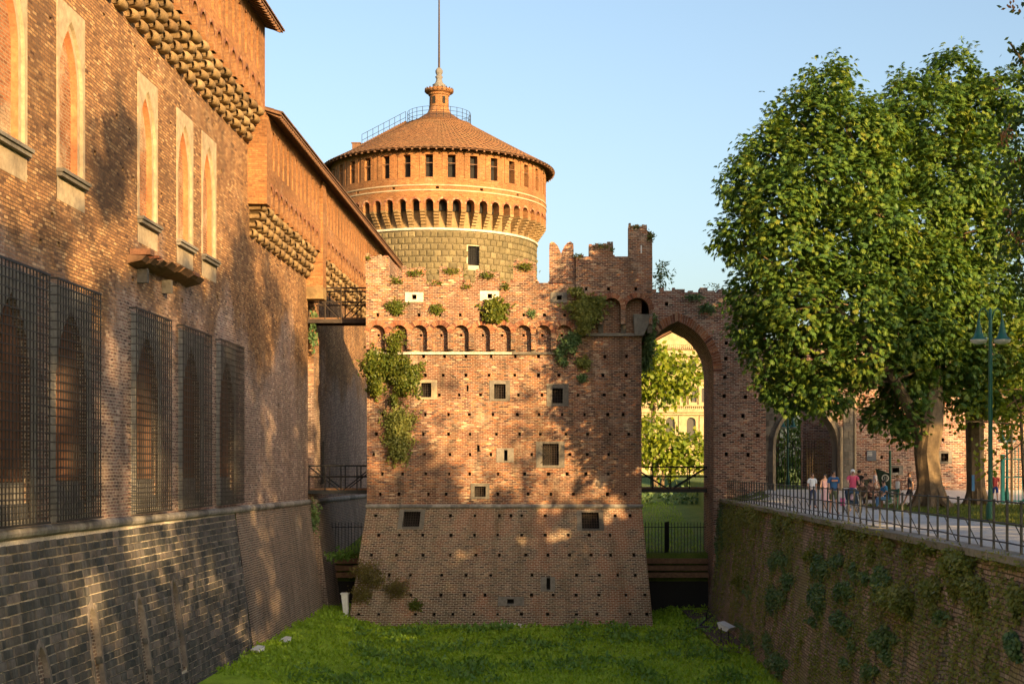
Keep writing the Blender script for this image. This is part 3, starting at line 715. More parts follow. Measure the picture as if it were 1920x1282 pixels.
surf(mb, PC(Rm), -math.pi*Rm, math.pi*Rm, zc1-.02, ztop, ops, 0, du=.6); mb.build('drum', [M['round'], M['dark']], rt)
for z in (23.62, 23.2): mb = MB(); mb.lathe([(Rm-.02,z),(Rm+.05,z+.01),(Rm+.05,z+.12),(Rm-.02,z+.13)], TC, 120); mb.build('string_band', M['plaster'], rt)
rg = MB()
for k in range(nA):
    uc = (k-nA/2)*pit*Rm; cv = arch_curve(uc-.36, uc+.36, 22.19, .36, 4); P_ = PC(Rm+.02)
    for (ua,va),(ub,vb) in zip(cv[:-1], cv[1:]):
        f = 1.42; A2 = (uc+(ua-uc)*f, 22.19+(va-22.19)*f); B2 = (uc+(ub-uc)*f, 22.19+(vb-22.19)*f)
        rg.face([P_(ua,va,0), P_(ub,vb,0), P_(*B2,0), P_(*A2,0)], None, 0, random.random())
tag(rg.build('arch_bricks', M['voussoir'], rt), kind='stuff')
bm_ = MB(); bm_.box(-.02,.04,-.06,.06,0,2.15); lint = MB(); lint.box(0,.05,-.33,.33,-.03,.03); lint = lint.mesh('window_bar', M['rafter'])
for k in range(32):
    a = (k-16)*2*math.pi/32
    if abs(a) < 1.6: inst('window_bar', lint, rt, (TC.x+(Rm-.12)*math.sin(a), TC.y-(Rm-.12)*math.cos(a), 25.55), (0,0,a-math.pi/2))
# tiled cone: rows of round tiles as ribs and steps
mb = MB(); nr = 240; courses = 20; zr0, zr1, rr1 = 26.62, 30.85, 2.85
def cone_pt(i, j, lift):
    a = 2*math.pi*i/nr; f = j/courses; rr = Re + (rr1-Re)*f; z = zr0 + (zr1-zr0)*(f*.94+.06*f*f)
    rib = .075*(1 if i % 2 else 0)*min(1, rr/5); return (TC.x+rr*math.sin(a), TC.y-rr*math.cos(a), z+rib+lift)
for j in range(courses):
    for i in range(nr):
        if j: mb.face([cone_pt(i,j,.06), cone_pt(i+1,j,.06), cone_pt(i+1,j,-.02), cone_pt(i,j,-.02)], None, 0, .5)
        mb.face([cone_pt(i,j,.055), cone_pt(i+1,j,.055), cone_pt(i+1,j+1,0), cone_pt(i,j+1,0)], None, 0, (math.sin(i//2*12.9898+j*78.233)*43758.5453) % 1)
roof = mb.build('roof', M['tile'], rt)
mb = MB(); mb.lathe([(Rm-.3,zr0+.5),(Re-.02,zr0-.0),(Re+.02,zr0+.05)], TC, 96); mb.build('eave_board', M['rafter'], roof)
raf = MB(); raf.hexa([(-1.0,-.07,.12),(0,-.07,-.15),(0,.07,-.15),(-1.0,.07,.12),(-1.0,-.07,.3),(0,-.07,-.02),(0,.07,-.02),(-1.0,.07,.3)]); raf = raf.mesh('tower_rafter', M['rafter'])
for k in range(96):
    a = 2*math.pi*k/96; inst('rafter', raf, roof, (TC.x+(Re-.03)*math.sin(a), TC.y-(Re-.03)*math.cos(a), zr0+.02), (0,0,a-math.pi/2))
mb = MB(); mb.lathe([(2.0,30.7),(2.95,30.8),(3.0,30.92),(2.6,30.96),(1.05,32.0),(.95,32.05)], TC, 48); mb.build('gallery_floor', M['tile'], rt)
mb = MB(); mb.lathe([(1.15,31.85),(.98,32.2),(.88,32.5),(.86,33.55),(.95,33.6),(1.0,33.75),(1.22,33.85),(1.32,34.0),(1.3,34.1),(.75,34.3)], TC, 24); lan = mb.build('lantern', M['round'], rt, smooth=False)
mb = MB()
for k in range(20): a = 2*math.pi*k/20; x, y = TC.x+1.24*math.sin(a), TC.y-1.24*math.cos(a); mb.box(x-.06,x+.06,y-.06,y+.06,33.9,34.22)
tag(mb.build('lantern_eave_tiles', M['tile'], lan), kind='stuff')
for k in range(6):
    a = 2*math.pi*k/6-.45; s = MB(); P_ = PC(.9); u = a*.9
    s.face([P_(u-.14,32.75,-.0), P_(u+.14,32.75,-.0), P_(u+.14,33.4,-.0), P_(u-.14,33.4,-.0)]); s.build('lantern_slot', M['dark'], lan)
mb = MB(); mb.lathe([(.75,34.25),(.5,34.45),(.62,34.55),(.35,34.75),(.25,35.1),(.36,35.3),(.22,35.45),(.32,35.65),(.34,35.85),(.22,36.05),(.1,36.15)], TC, 16); mb.build('finial', M['greyd'], rt, smooth=True)
mb = MB(); mb.tube([(TC.x,TC.y,36.0),(TC.x,TC.y,39.2),(TC.x,TC.y,46)], [.1,.085,.05], 8); mb.build('mast', M['rustiron'], rt)
mb = MB(); gz = 30.95; gr_ = 2.85
for k in range(28):
    a0 = 2*math.pi*k/28; a1 = 2*math.pi*(k+1)/28; p = lambda a, z: (TC.x+gr_*math.sin(a), TC.y-gr_*math.cos(a), z)
    mb.bar(p(a0,gz), p(a0,gz+1.05), .022)
    for z in (gz+.35, gz+.7, gz+1.05): mb.bar(p(a0,z), p(a1,z), .018)
mb.build('gallery_railing', M['iron'], rt)
mb = MB(); aL = -1.45
st = lambda f, z: (TC.x+(3.0+(6.9-3.0)*f)*math.sin(aL), TC.y-(3.0+(6.9-3.0)*f)*math.cos(aL), zr1+.1+(zr0-zr1)*(f*3.9/(Re-rr1))+z)
for k in range(22): x, y, z = st(k/21, 0); mb.box(x-.12,x+.12,y-.4,y+.4,z-.05,z+.2)
mb.build('roof_steps', M['tile'], roof)
mb = MB()
for k in range(9): mb.bar(st(k/8,.1), st(k/8,1.15), .022)
for z in (.62, 1.15): mb.bar(st(0,z), st(1,z), .02)
mb.build('stair_rail', M['iron'], roof)
x, y, z = st(1.12, .1); mb = MB(); mb.box(x-.35,x+.35,y-.4,y+.4,z-.4,z+.42); mb.box(x-.42,x+.42,y-.47,y+.47,z+.421,z+.5); mb.build('roof_hatch', M['rafter'], roof)

# ------------------------------------------------------------------ the ruined brick tower in the moat
K = .03                                       # metres per photograph pixel on its front plane, Y = 81
TX = lambda px: (px-CX)*K
TZ = lambda py: (CY-py)*K
Z5 = lambda x, y: (640+x/3.0516, 400+y/3.0516)
Z6 = lambda x, y: (640+x/3.0968, 800+y/3.0968)
twr = thing('ruined_tower', 'ruined square brick tower with broken battlements standing in the moat', 'tower', (-3.4, 84, -8.8))
XL, XR, ZS = -11.1, 4.35, TZ(948.5)
def sT(v): return min(1.05, max(0, (ZS-v)/6.7))
PF = lambda u, v, d: (u, 81+d, v)
def PB(u, v, d):
    s = sT(v); return (u + s*(-.95+(u-XL)/(XR-XL)*1.55), 81-.85*s+d, v)
def invB(x, v):
    s = sT(v); k = 1.55/(XR-XL); return (x + s*.95 + s*k*XL)/(1+s*k)
holes = []
def H(zf, y, xs, w=16, h=19):
    for x in xs:
        px, py = zf(x, y); holes.append((TX(px), TZ(py), w/3.07*K*random.uniform(.85,1.15), h/3.07*K*random.uniform(.85,1.1)))
random.seed(4)
H(Z5,712,[1375,1508,1632]); H(Z5,818,[470,590,712,857,995,1128,1508,1632]); H(Z5,925,[480,582,712,845,992,1128,1245,1497,1630])
H(Z5,1038,[340,560,674,796,1013,1148,1355,1505,1620]); H(Z5,1150,[236,480,613,732,867,1007,1131,1263,1392,1525,1613]); H(Z5,1000,[722],14,38)
H(Z6,42,[203,475,622,747,900,1035,1155,1305,1430,1560,1670]); H(Z6,160,[187,483,630,747,868,1105,1327,1428,1553]); H(Z6,125,[795],18,40)
H(Z6,273,[238,355,490,625,745,910,1064,1203,1311,1420,1551]); H(Z6,390,[225,333,505,607,908,1084,1217,1347,1545,1650])
mid_holes = holes; holes = []
H(Z6,515,[200,633,775,917,985,1047,1184,1590,1676]); H(Z6,627,[219,337,474,638,774,908,1047,1184,1318,1440,1560])
H(Z6,742,[178,323,477,635,783,919,1072,1200,1325,1450,1563,1697]); H(Z6,857,[283,407,586,727,870,1108,1365,1497,1604,1705])
H(Z6,970,[153,409,584,718,838,1105,1230,1363,1494,1650,1760]); H(Z6,1080,[111,227,438,545,652,773,911,1048,1198,1365,1483,1673,1770])
low_holes = holes; holes = []
H(Z5,440,[1400,1527,1681]); H(Z5,585,[213,328,448,568,683,803,1045,1163,1278]); up_holes = holes
# windows: zoom, x, y, w, h, stone margin (l, r, t, b), bars (v, h)
WIN = [(Z5,486,1010,58,82,(30,34,16,14),(4,5),'plaster'),(Z5,907,1018,66,84,(26,26,20,14),(4,5),'grey'),(Z5,1237,1043,60,85,(32,34,26,18),(3,4),'grey'),
       (Z6,1215,160,95,125,(36,34,12,16),(6,8),'grey'),(Z6,955,165,20,62,(44,36,10,10),(0,0),'grey'),(Z6,806,375,65,60,(22,22,16,14),(4,4),'grey'),
       (Z6,409,535,97,88,(28,26,14,14),(6,5),'grey'),(Z6,1446,543,100,95,(28,26,8,10),(6,5),'grey'),(Z6,1203,905,22,65,(32,26,8,12),(0,0),'grey'),(Z6,985,1005,38,26,(50,54,14,14),(0,0),'grey')]
SMALL = [(422,483,26,26,(40,38,14,16)),(852,478,26,26,(44,40,16,14)),(1247,487,28,24,(36,32,18,18))]
def rect(zf, x, y, w, h):
    (a, t), (b, bo) = zf(x-w/2, y-h/2), zf(x+w/2, y+h/2); return TX(a), TX(b), TZ(bo), TZ(t)
mid, low, up = [], [], []
for hs, lst in ((mid_holes, mid), (low_holes, low), (up_holes, up)):
    for x, z, w, h in hs:
        if lst is low: x = invB(x, z)
        lst.append(dict(u0=x-w/2, u1=x+w/2, v0=z-h/2, v1=z+h/2, depth=.45, back=1))
def window_at(P, a, b, c, d, ml, mr, mt, mbm, nv, nh, mat, parent, proud=.035):
    s = MB()
    if mat == 'white' or mt > 0:
        for (u0,u1,v0,v1) in ((a-ml,a,c-mbm,d+mt),(b,b+mr,c-mbm,d+mt),(a,b,d,d+mt),(a,b,c-mbm,c)):
            q = [P(u0,v0,-proud),P(u1,v0,-proud),P(u1,v1,-proud),P(u0,v1,-proud)]; e = [P(u0,v0,.2),P(u1,v0,.2),P(u1,v1,.2),P(u0,v1,.2)]
            rr = random.random()
            s.face(q, None, 0, rr)
            for k in range(4): k2 = (k+1) % 4; s.face([q[k], q[k2], e[k2], e[k]], None, 0, rr)
    w = s.build('window', M[mat], parent)
    if nv:
        for k in range(1, nv+1):
            u = a+(b-a)*k/(nv+1); g_ = MB(); g_.bar(P(u,c,.16), P(u,d,.16), .016); g_.build('upright_bar', M['rustiron'], w)
        for k in range(1, nh+1):
            v = c+(d-c)*k/(nh+1); g_ = MB(); g_.bar(P(a,v,.14), P(b,v,.14), .014); g_.build('level_bar', M['rustiron'], w)
    return w
for zf, x, y, w, h, (l, r_, t_, b_), (nv, nh), mt in WIN:
    a, b, c, d = rect(zf, x, y, w, h); lowp = d < ZS; P = PB if lowp else PF
    if lowp: a, b = invB(a, (c+d)/2), invB(b, (c+d)/2)
    (low if lowp else mid).append(dict(u0=a, u1=b, v0=c, v1=d, depth=.55, back=1, rev=2))
    kk = K/3.08; window_at(P, a, b, c, d, l*kk, r_*kk, t_*kk, b_*kk, nv, nh, mt, twr)
TOPM = TZ(655.5)
lowb = MB(); surf(lowb, PB, XL, XR, -9.4, ZS, low, 0, dv=1.2); 
for u, sgn in ((XL, 0), (XR, 1)):
    for k in range(6):
        v0 = -9.4 + (ZS+9.4)*k/6; v1 = -9.4 + (ZS+9.4)*(k+1)/6
        lowb.face([PB(u,v0,0), PB(u,v1,0), PB(u,v1,9), PB(u,v0,9)])
lowb.build('battered_base', [M['tower_low'], M['dark'], M['grey']], twr)
midb = MB(); surf(midb, PF, XL, XR, ZS, TOPM, mid, 0)
TURX = TX(1080)
surf(midb, PF, TURX, XR, TOPM, TZ(562), [], 0); surf(midb, PF, XL, TURX, TOPM, TZ(605), [dict(u0=x-.07,u1=x+.07,v0=TZ(631),v1=TZ(626),depth=.3,back=1) for x in [TX(640+q/3.0516) for q in (213,455,572,685,810,920,1043,1150,1262)]], 0)
for u in (XL, XR): midb.face([(u,81,ZS),(u,90,ZS),(u,90,10),(u,81,10)])
midb.face([(XL,90,-9),(XR,90,-9),(XR,90,10),(XL,90,10)]); midb.face([(XL,81.3,9.9),(XR,81.3,9.9),(XR,90,9.9),(XL,90,9.9)])
midb.build('wall', [M['tower'], M['dark'], M['grey']], twr)
# moulding between wall and base
x = XL-.06
random.seed(2)
while x < XR+.05:
    e = min(XR+.08, x+random.uniform(1.0,1.9)); s = MB(); s.tube([(x+.006,80.98,ZS),(e-.006,80.98,ZS-.0)], .115, 10); s.build('moulding_length', M['greyd'], twr); x = e
# upper wall on corbel arches
YU = 80.62; PU = lambda u, v, d: (u, YU+d, v)
AC = [TX(640+q/3.0516) for q in (210,335,450,567,687,808,927,1043,1155,1275)]
zb, zcr = TZ(656), TZ(610.5)
ops = list(up)
def voussoirs(mb, cx, vsp, hw, rise, thick, y, n, proud=.025):
    cv = arch_curve(cx-hw, cx+hw, vsp, rise, n); f = (hw+thick)/hw
    for (ua,va),(ub,vb) in zip(cv[:-1], cv[1:]):
        fa = (rise+thick)/rise
        A2 = (cx+(ua-cx)*f, vsp+(va-vsp)*fa); B2 = (cx+(ub-cx)*f, vsp+(vb-vsp)*fa); e = .1
        q = [(ua+(ub-ua)*e, va+(vb-va)*e), (ub-(ub-ua)*e, vb-(vb-va)*e), (B2[0]-(B2[0]-A2[0])*e, B2[1]-(B2[1]-A2[1])*e), (A2[0]+(B2[0]-A2[0])*e, A2[1]+(B2[1]-A2[1])*e)]
        r_ = random.random(); j = random.uniform(-.008,.012)
        fr_ = [(p[0], y-proud-j, p[1]) for p in q]; bk_ = [(p[0], y+.1, p[1]) for p in q]; mb.face(fr_, None, 0, r_)
        for k in range(4): k2 = (k+1) % 4; mb.face([fr_[k], fr_[k2], bk_[k2], bk_[k]], None, 0, r_)
ring = MB()
for c in AC:
    ops.append(dict(u0=c-.44, u1=c+.44, v0=zb, v1=zcr, depth=.385, kind='arch', rise=.44, back=None, open_bottom=True))
    voussoirs(ring, c, zcr-.44, .44, .44, .27, YU, 8)
for x, y, w, h, (l, r_, t_, b_) in SMALL:
    a, b, c, d = rect(Z5, x, y, w, h); ops.append(dict(u0=a, u1=b, v0=c, v1=d, depth=.5, back=1)); kk = K/3.05
    window_at(PU, a, b, c, d, l*kk, r_*kk, t_*kk, b_*kk, 0, 0, 'white' if x < 1000 else 'grey', twr)
ZC = TZ(532)
ops = [o for o in ops if o['u1'] < TURX or o['v1'] < TZ(562)-.02 and o['u0'] < TURX]
ub = MB(); surf(ub, PU, XL, TURX, zb, ZC, [o for o in ops if o['u1'] < TURX], 0)
ub.face([(XL,YU,zb),(XL,90,zb),(XL,90,ZC),(XL,YU,ZC)]); ub.face([(XL,YU,ZC),(TURX,YU,ZC),(TURX,81.5,ZC),(XL,81.5,ZC)]); ub.face([(XL,81.5,9.5),(TURX,81.5,9.5),(TURX,81.5,ZC),(XL,81.5,ZC)])
ub.build('upper_wall', [M['tower'], M['dark']], twr)
edges = [XL] + [(a+b)/2 for a, b in zip(AC[:-1], AC[1:])] + [AC[-1]+.58]
for k, e in enumerate(edges):                 # stone corbel feet under each pier
    w = .13; s = MB(); lo = max(XL, e-w); s.hexa([(lo,80.9,zb-.12),(e+w,80.9,zb-.12),(e+w,81.02,zb-.12),(lo,81.02,zb-.12),(lo,YU-.02,zb+.52),(e+w,YU-.02,zb+.52),(e+w,81.02,zb+.52),(lo,81.02,zb+.52)]); s.build('corbel', M['grey'], twr)
x = XL
while x < AC[-1]+.5:
    e = min(AC[-1]+.6, x+random.uniform(.7,1.3)); s = MB(); s.box(x+.005, e-.005, 80.86, 81.05, zb-.25, zb-.125); s.build('ledge_stone', M['white'] if x < -3 else M['grey'], twr); x = e
# turret on the right corner
YR = 80.35; XT = TX(1222); PR = lambda u, v, d: (u, YR+d, v)
zt0, ztc = TZ(609.7), TZ(560.6)
ops = [o for o in up if o['u0'] > TURX]
for c, hw in ((TX(1107),.5),(TX(1146),.5),(TX(1194),.66)):
    ops.append(dict(u0=c-hw, u1=c+hw, v0=zt0, v1=ztc, depth=.66, kind='arch', rise=hw, back=None, open_bottom=True)); voussoirs(ring, c, ztc-hw, hw, hw, .27, YR, 9)
ZT = TZ(484)
tb = MB(); surf(tb, PR, TURX, XT, zt0, ZT, ops, 0)
for u in (TURX, XT): tb.face([(u,YR,zt0),(u,88,zt0),(u,88,ZT),(u,YR,ZT)])
tb.face([(TURX,YR,ZT),(XT,YR,ZT),(XT,88,ZT),(TURX,88,ZT)]); tb.face([(XR,81,zt0),(XT,81,zt0),(XT,88,zt0),(XR,88,zt0)])
tb.build('turret_wall', [M['tower'], M['dark']], twr)
tag(ring.build('arch_bricks', M['voussoir'], twr), kind='stuff')
for c in (TURX+.06, TX(1126.5), TX(1169), XT-.12):
    s = MB(); w = .14; s.hexa([(c-w,80.8,zt0-.45),(c+w,80.8,zt0-.45),(c+w,81.02,zt0-.45),(c-w,81.02,zt0-.45),(c-w,YR-.02,zt0+.5),(c+w,YR-.02,zt0+.5),(c+w,81.02,zt0+.5),(c-w,81.02,zt0+.5)]); s.build('corbel', M['grey'], twr)
s = MB(); s.box(TX(1090), XR+.02, 80.82, 81.04, zt0-.62, zt0-.46); s.build('ledge_stone', M['grey'], twr)
s = MB(); s.hexa([(XR-.4,80.7,zt0-.6),(XR+.1,80.7,zt0-.6),(XR+.1,82,zt0-.6),(XR-.4,82,zt0-.6),(XR-.5,YR-.03,zt0+.55),(XT+.03,YR-.03,zt0+.55),(XT+.03,82,zt0+.55),(XR-.5,82,zt0+.55)]); s.build('corner_corbel', M['greyd'], twr)
# battlements: each merlon a part, its top ragged with loose bricks
def merlon(px0, px1, pyt, zbase, y0, y1, ragged=True, poly=None):
    x0, x1, zt = TX(px0), TX(px1), TZ(pyt); s = MB()
    if poly: s.prism([(TX(a), TZ(b)) for a, b in poly], y0, y1)
    else:
        s.box(x0, x1, y0, y1, zbase, zt, skip='b')
        if ragged:
            x = x0
            while x < x1-.05:
                w = random.uniform(.12,.28); e = min(x1, x+w)
                for yy in (y0, (y0+y1)/2):
                    h = random.choice([0,0,.09,.09,.18,.04])
                    if h: s.box(x+.01, e-.01, yy+.02, yy+(y1-y0)/2-.02, zt-.003, zt+h, 0, random.random())
                x = e
    return s.build('merlon', M['tower'], twr)
Yb = YU+.85
merlon(687.5,730,482,ZC,YU,88.4); merlon(755,799,506,ZC,YU,Yb); merlon(825,868,507,ZC,YU,Yb); merlon(892.5,936.5,512,ZC,YU,Yb); merlon(963,1004.5,493,ZC,YU,Yb)
merlon(730,755,524,ZC,YU,Yb)
merlon(0,0,0,0,YU,Yb,poly=[(1030,533),(1030,466),(1030.5,459),(1034,455),(1039,456),(1046,463),(1052,477),(1058,464),(1064,457),(1070,455),(1075,459),(1075.5,470),(1075.5,533)])
merlon(1075.6,1080,484,ZC,YU,Yb); merlon(1103.5,1149,462.5,ZT,YR,YR+.8); merlon(1177.5,1212,428,ZT,YR,YR+.9); merlon(1212,1221.8,441,ZT,YR,YR+.9); 
s = MB(); s.box(TX(1200),TX(1202.5),YR-.004,YR+.2,TZ(478),TZ(463)); s.build('arrow_slit', M['whitepaint'], twr)
mb = MB()
for k in range(46):                           # bricks left along the broken crenel sills
    x = random.uniform(TX(757), XT-.3); y0 = YU if x < TURX else YR; z = ZC if x < TURX else ZT
    mb.box(x, x+random.uniform(.12,.28), y0+.02, y0+random.uniform(.2,.6), z-.003, z+random.choice([.06,.09,.09,.17]), 0, random.random())
tag(mb.build('loose_bricks', M['voussoir'], twr), kind='stuff')
# swung-open iron shutter on the largest window
a, b, c, d = rect(Z6,1215,160,95,125); s = MB(); s.bar((a-.05,80.9,d-.1),(a+.55,80.86,d-.65),.014); s.bar((a+.55,80.86,d-.5),(a-.1,80.9,c+.1),.014); s.build('window_stay', M['rustiron'], twr)

# ------------------------------------------------------------------ arch wall, portal, wall to the right
YG = 85.0; KG = YG/F
GX = lambda px: (px-CX)*KG
GZ = lambda py: (CY-py)*KG
aw = thing('arch_wall', 'thick brick wall with tall pointed arch beside the ruined tower', 'wall', (9, 87, -8.8))
PG = lambda u, v, d: (u, YG+d, v)
xl, xr = GX(1203), GX(1338); zap, zsp = GZ(602), GZ(697)
ops = [dict(u0=xl, u1=xr, v0=-9.4, v1=zap, depth=6.0, kind='arch', rise=zap-zsp, back=None, open_bottom=True)]
for px, py in ((1362,643),(1361,672),(1359,707),(1358,742),(1398,744),(1359,779),(1393,780),(1358,815),(1392,816),(1421,816),(1362,851),(1403,852),(1250,570),(1330,582)):
    x, z = GX(px), GZ(py); ops.append(dict(u0=x-.1, u1=x+.1, v0=z-.11, v1=z+.11, depth=.4, back=1))
mb = MB(); surf(mb, PG, GX(1195), GX(1436), -9.4, GZ(548), ops, 0)
mb.face([(GX(1195),YG,GZ(548)),(GX(1436),YG,GZ(548)),(GX(1436),YG+6,GZ(548)),(GX(1195),YG+6,GZ(548))]); mb.face([(GX(1436),YG,-9.4),(GX(1436),YG+6,-9.4),(GX(1436),YG+6,GZ(548)),(GX(1436),YG,GZ(548))])
surf(mb, lambda u, v, d: (u, YG+6+d, v), GX(1195), GX(1436), -9.4, GZ(548), [dict(u0=xl, u1=xr, v0=-9.4, v1=zap, depth=0, kind='arch', rise=zap-zsp, back=None, open_bottom=True)], 0)
mb.build('wall', [M['gate'], M['dark']], aw)
ring = MB(); voussoirs(ring, (xl+xr)/2, zsp, (xr-xl)/2, zap-zsp, .5, YG, 26, .03); tag(ring.build('arch_bricks', M['voussoir'], aw), kind='stuff')
random.seed(12)
mb = MB(); x = GX(1200)
while x < GX(1436):
    e = x+random.uniform(.15,.6); mb.box(x, e, YG+.02, YG+random.uniform(.5,2), GZ(548)-.003, GZ(548)+random.choice([.0,.09,.09,.18,.27])+.01, 0, random.random()); x = e+random.choice([0,0,.2])
tag(mb.build('loose_bricks', M['gate'], aw), kind='stuff')
pw = thing('portal_wall', 'brick park wall with stone framed gothic portal behind the people', 'wall', (16, 86, -1.3))
p0, p1 = GX(1455), GX(1572); zg = -1.3
mb = MB(); PW = lambda u, v, d: (u, YG+.35+d, v); ops = [dict(u0=p0, u1=p1, v0=-2.2, v1=GZ(758), depth=1.8, kind='arch', rise=GZ(758)-GZ(838), back=None, open_bottom=True, rev=2)]
for px, py, w in ((1655.5,857,5),(1771,824,6),(1640,800,5),(1700,815,5),(1745,775,5),(1620,770,5),(1870,850,5)):
    x, z = GX(px), GZ(py); ops.append(dict(u0=x-.08, u1=x+.08, v0=z-.1, v1=z+.1, depth=.35, back=1))
SW = [(1774,857,14,15),(1682,881,13,9)]
for px, py, w, h in SW: ops.append(dict(u0=GX(px-w/2), u1=GX(px+w/2), v0=GZ(py+h/2), v1=GZ(py-h/2), depth=.4, back=1))
surf(mb, PW, GX(1436), GX(2120), -2.6, GZ(640), ops, 0)
mb.face([(GX(1436),YG+.35,GZ(640)),(GX(2120),YG+.35,GZ(640)),(GX(2120),YG+2.15,GZ(640)),(GX(1436),YG+2.15,GZ(640))])
surf(mb, lambda u, v, d: (u, YG+2.15+d, v), GX(1436), GX(2120), -2.6, GZ(640), [dict(ops[0], depth=0)], 0)
mb.build('wall', [M['gate'], M['dark'], M['grey']], pw)
for px, py, w, h in SW: window_at(PW, GX(px-w/2), GX(px+w/2), GZ(py+h/2), GZ(py-h/2), .16, .22, .14, .14, 1 if h > 10 else 0, 1, 'grey', pw)
random.seed(31)
def quoins(pxa, pxb, proud, alt=.15):
    z = -1.5; i = 0
    while z < GZ(745):
        h = random.uniform(.34,.5); xa = GX(pxa) - (alt if i % 2 and pxa < 1500 else 0); xb = GX(pxb) + (alt if i % 2 and pxa > 1500 else 0); m_ = xa+(xb-xa)*random.uniform(.4,.6)
        for a, b in (((xa,m_),(m_,xb)) if i % 3 else ((xa,xb),)):
            s = MB(); s.box(a+.008, b-.008, YG+.35-proud, YG+.5, z+.008, z+h-.008); s.build('quoin_stone', M['grey'], pw)
        z += h; i += 1
quoins(1434,1454,.06); quoins(1583,1603,.06)
cv = arch_curve(p0, p1, GZ(838), GZ(758)-GZ(838), 7)
for f0, f1, y0, mt in ((1.0,1.09,.30,'plaster'),(1.09,1.2,.12,'grey')):   # moulded portal arch, built of stones
    pc = (p0+p1)/2; path = [(p0,-1.5),(p0,-.2),(p0,1.0),(p0,GZ(838))] + cv[1:-1] + [(p1,GZ(838)),(p1,1.0),(p1,-.2),(p1,-1.5)]
    sc_ = lambda p, f: (pc+(p[0]-pc)*f, p[1] if p[1] <= GZ(838) else GZ(838)+(p[1]-GZ(838))*f)
    for a, b in zip(path[:-1], path[1:]):
        A, B, C_, D_ = sc_(a,f0), sc_(b,f0), sc_(b,f1), sc_(a,f1); yf = YG+.35-y0; s = MB()
        fr_ = [(p[0],yf,p[1]) for p in (A,B,C_,D_)]; bk_ = [(p[0],YG+.6,p[1]) for p in (A,B,C_,D_)]; s.face(fr_)
        for k in range(4): k2 = (k+1) % 4; s.face([fr_[k],fr_[k2],bk_[k2],bk_[k]])
        s.build('portal_stone', M[mt], pw)
s = MB(); s.tube([(GX(1605),YG+.28,-1.4),(GX(1605),YG+.28,GZ(745))], .07, 8); s.build('colonnette', M['plaster'], pw)
s = MB(); s.tube([(GX(1577),YG-.02,-1.4),(GX(1577),YG-.02,GZ(800))], .10, 8); s.build('colonnette', M['plaster'], pw)
# gate leaves in the portal
gate = thing('portal_gate', 'ochre iron gate of thin bars standing open inside the stone portal', 'gate', (GX(1540), YG+2.2, -1.3))
gx0, gx1, gyy = GX(1523), GX(1561), YG+1.7
for k in range(9):
    x = gx0+(gx1-gx0)*k/8; s = MB(); s.bar((x,gyy,-1.3),(x,gyy,GZ(822 if k > 3 else 838)),.022); s.build('gate_bar', M['giltiron'], gate)
for k in range(14):
    z = -1.2+k*.235
    s = MB(); s.bar((gx0 if k % 3 == 0 else (gx0+gx1)/2,gyy-.02,z),(gx1,gyy-.02,z),.014); s.build('gate_rail', M['giltiron'], gate)
s = MB()
gf = thing('inner_fence', 'dark iron fence seen through the stone portal', 'fence', (GX(1485), YG+5, -1.3))
for k in range(22): x = GX(1452)+k*.17; s = MB(); s.bar((x,YG+5,-1.3),(x,YG+5,GZ(822)),.018); s.build('fence_bar', M['giltiron'] if k % 4 == 0 else M['iron'], gf)
for z in (-.9, 1.3): s = MB(); s.bar((GX(1452),YG+5,z),(GX(1452)+3.6,YG+5,z),.02); s.build('fence_rail', M['iron'], gf)
iw = MB(); iw.box(GX(1543),GX(1560)+3,YG+7,YG+8,-1.6,6.5); tag(iw.build('inner_wall', M['gate']), 'dark brick wall standing behind the open portal gate', 'wall')

# ------------------------------------------------------------------ moat wall on the right, with coping and railing
mw = thing('moat_wall', 'sloping brick retaining wall of the moat overgrown with ivy', 'wall', (9, 58, -8.9))
def PM(u, v, d):
    s = (-1.9-v)/7.0; return (9.35 - .85*s + d, u, v)
def wall_pt(px, py):                          # point of the sloping wall seen at a pixel
    X = 8.9
    for _ in range(20):
        Y = X*F/(px-CX); z = (CY-py)/F*Y; X = 9.35 - .85*(-1.9-z)/7.0
    return Y, z
ops = []
for px, py, w, h in ((1608,1122,.5,2.6),(1700,1200,.5,2.6),(1774,1198,.55,2.8),(1854,1232,.75,3.0),(1652,1160,.45,2.2)):
    u, z = wall_pt(px, py); ops.append(dict(u0=u-w/2, u1=u+w/2, v0=z-h, v1=z+.25, depth=.35, kind='arch', rise=w*.8, back=1, rev=0))
mb = MB(); surf(mb, PM, -30, 86, -9.6, -1.95, ops, 0, du=6, dv=1.3); mb.build('wall', [M['moat'], M['talus']], mw)
random.seed(17); y = -20
while y < 85.5:
    e = min(85.8, y+random.uniform(1.0,1.7)); s = MB(); dz = random.uniform(-.012,.012)
    s.box(9.16+random.uniform(-.03,.03), 9.8, y+.008, e-.008, -1.97, -1.80+dz); s.build('coping_slab', M['coping'], mw); y = e
rl = thing('iron_railing', 'dark iron railing with upright bars along the moat edge', 'railing', (9.62, 58, -1.8))
post = MB(); post.box(-.024,.024,-.024,.024,0,1.1); post.box(-.03,.03,-.03,.03,1.1,1.13); post = post.mesh('railing_post', M['railing'])
bal = MB(); bal.box(-.013,.013,-.013,.013,0,.95); bal = bal.mesh('railing_baluster', M['railing'])
brc = MB(); brc.bar((.03,0,.62),(.16,0,.62),.014); brc.bar((.16,0,.62),(.5,.02,-.04),.014); brc = brc.mesh('railing_stay', M['railing'])
y = 27.4; k = 0
while y < 85:
    inst('post', post, rl, (9.62,y,-1.81))
    if k % 2 == 0: inst('stay', brc, rl, (9.62,y,-1.81), (0,0,R(-38)))
    y += .97; k += 1
def sag(y): return .012*math.sin(y*2.1)
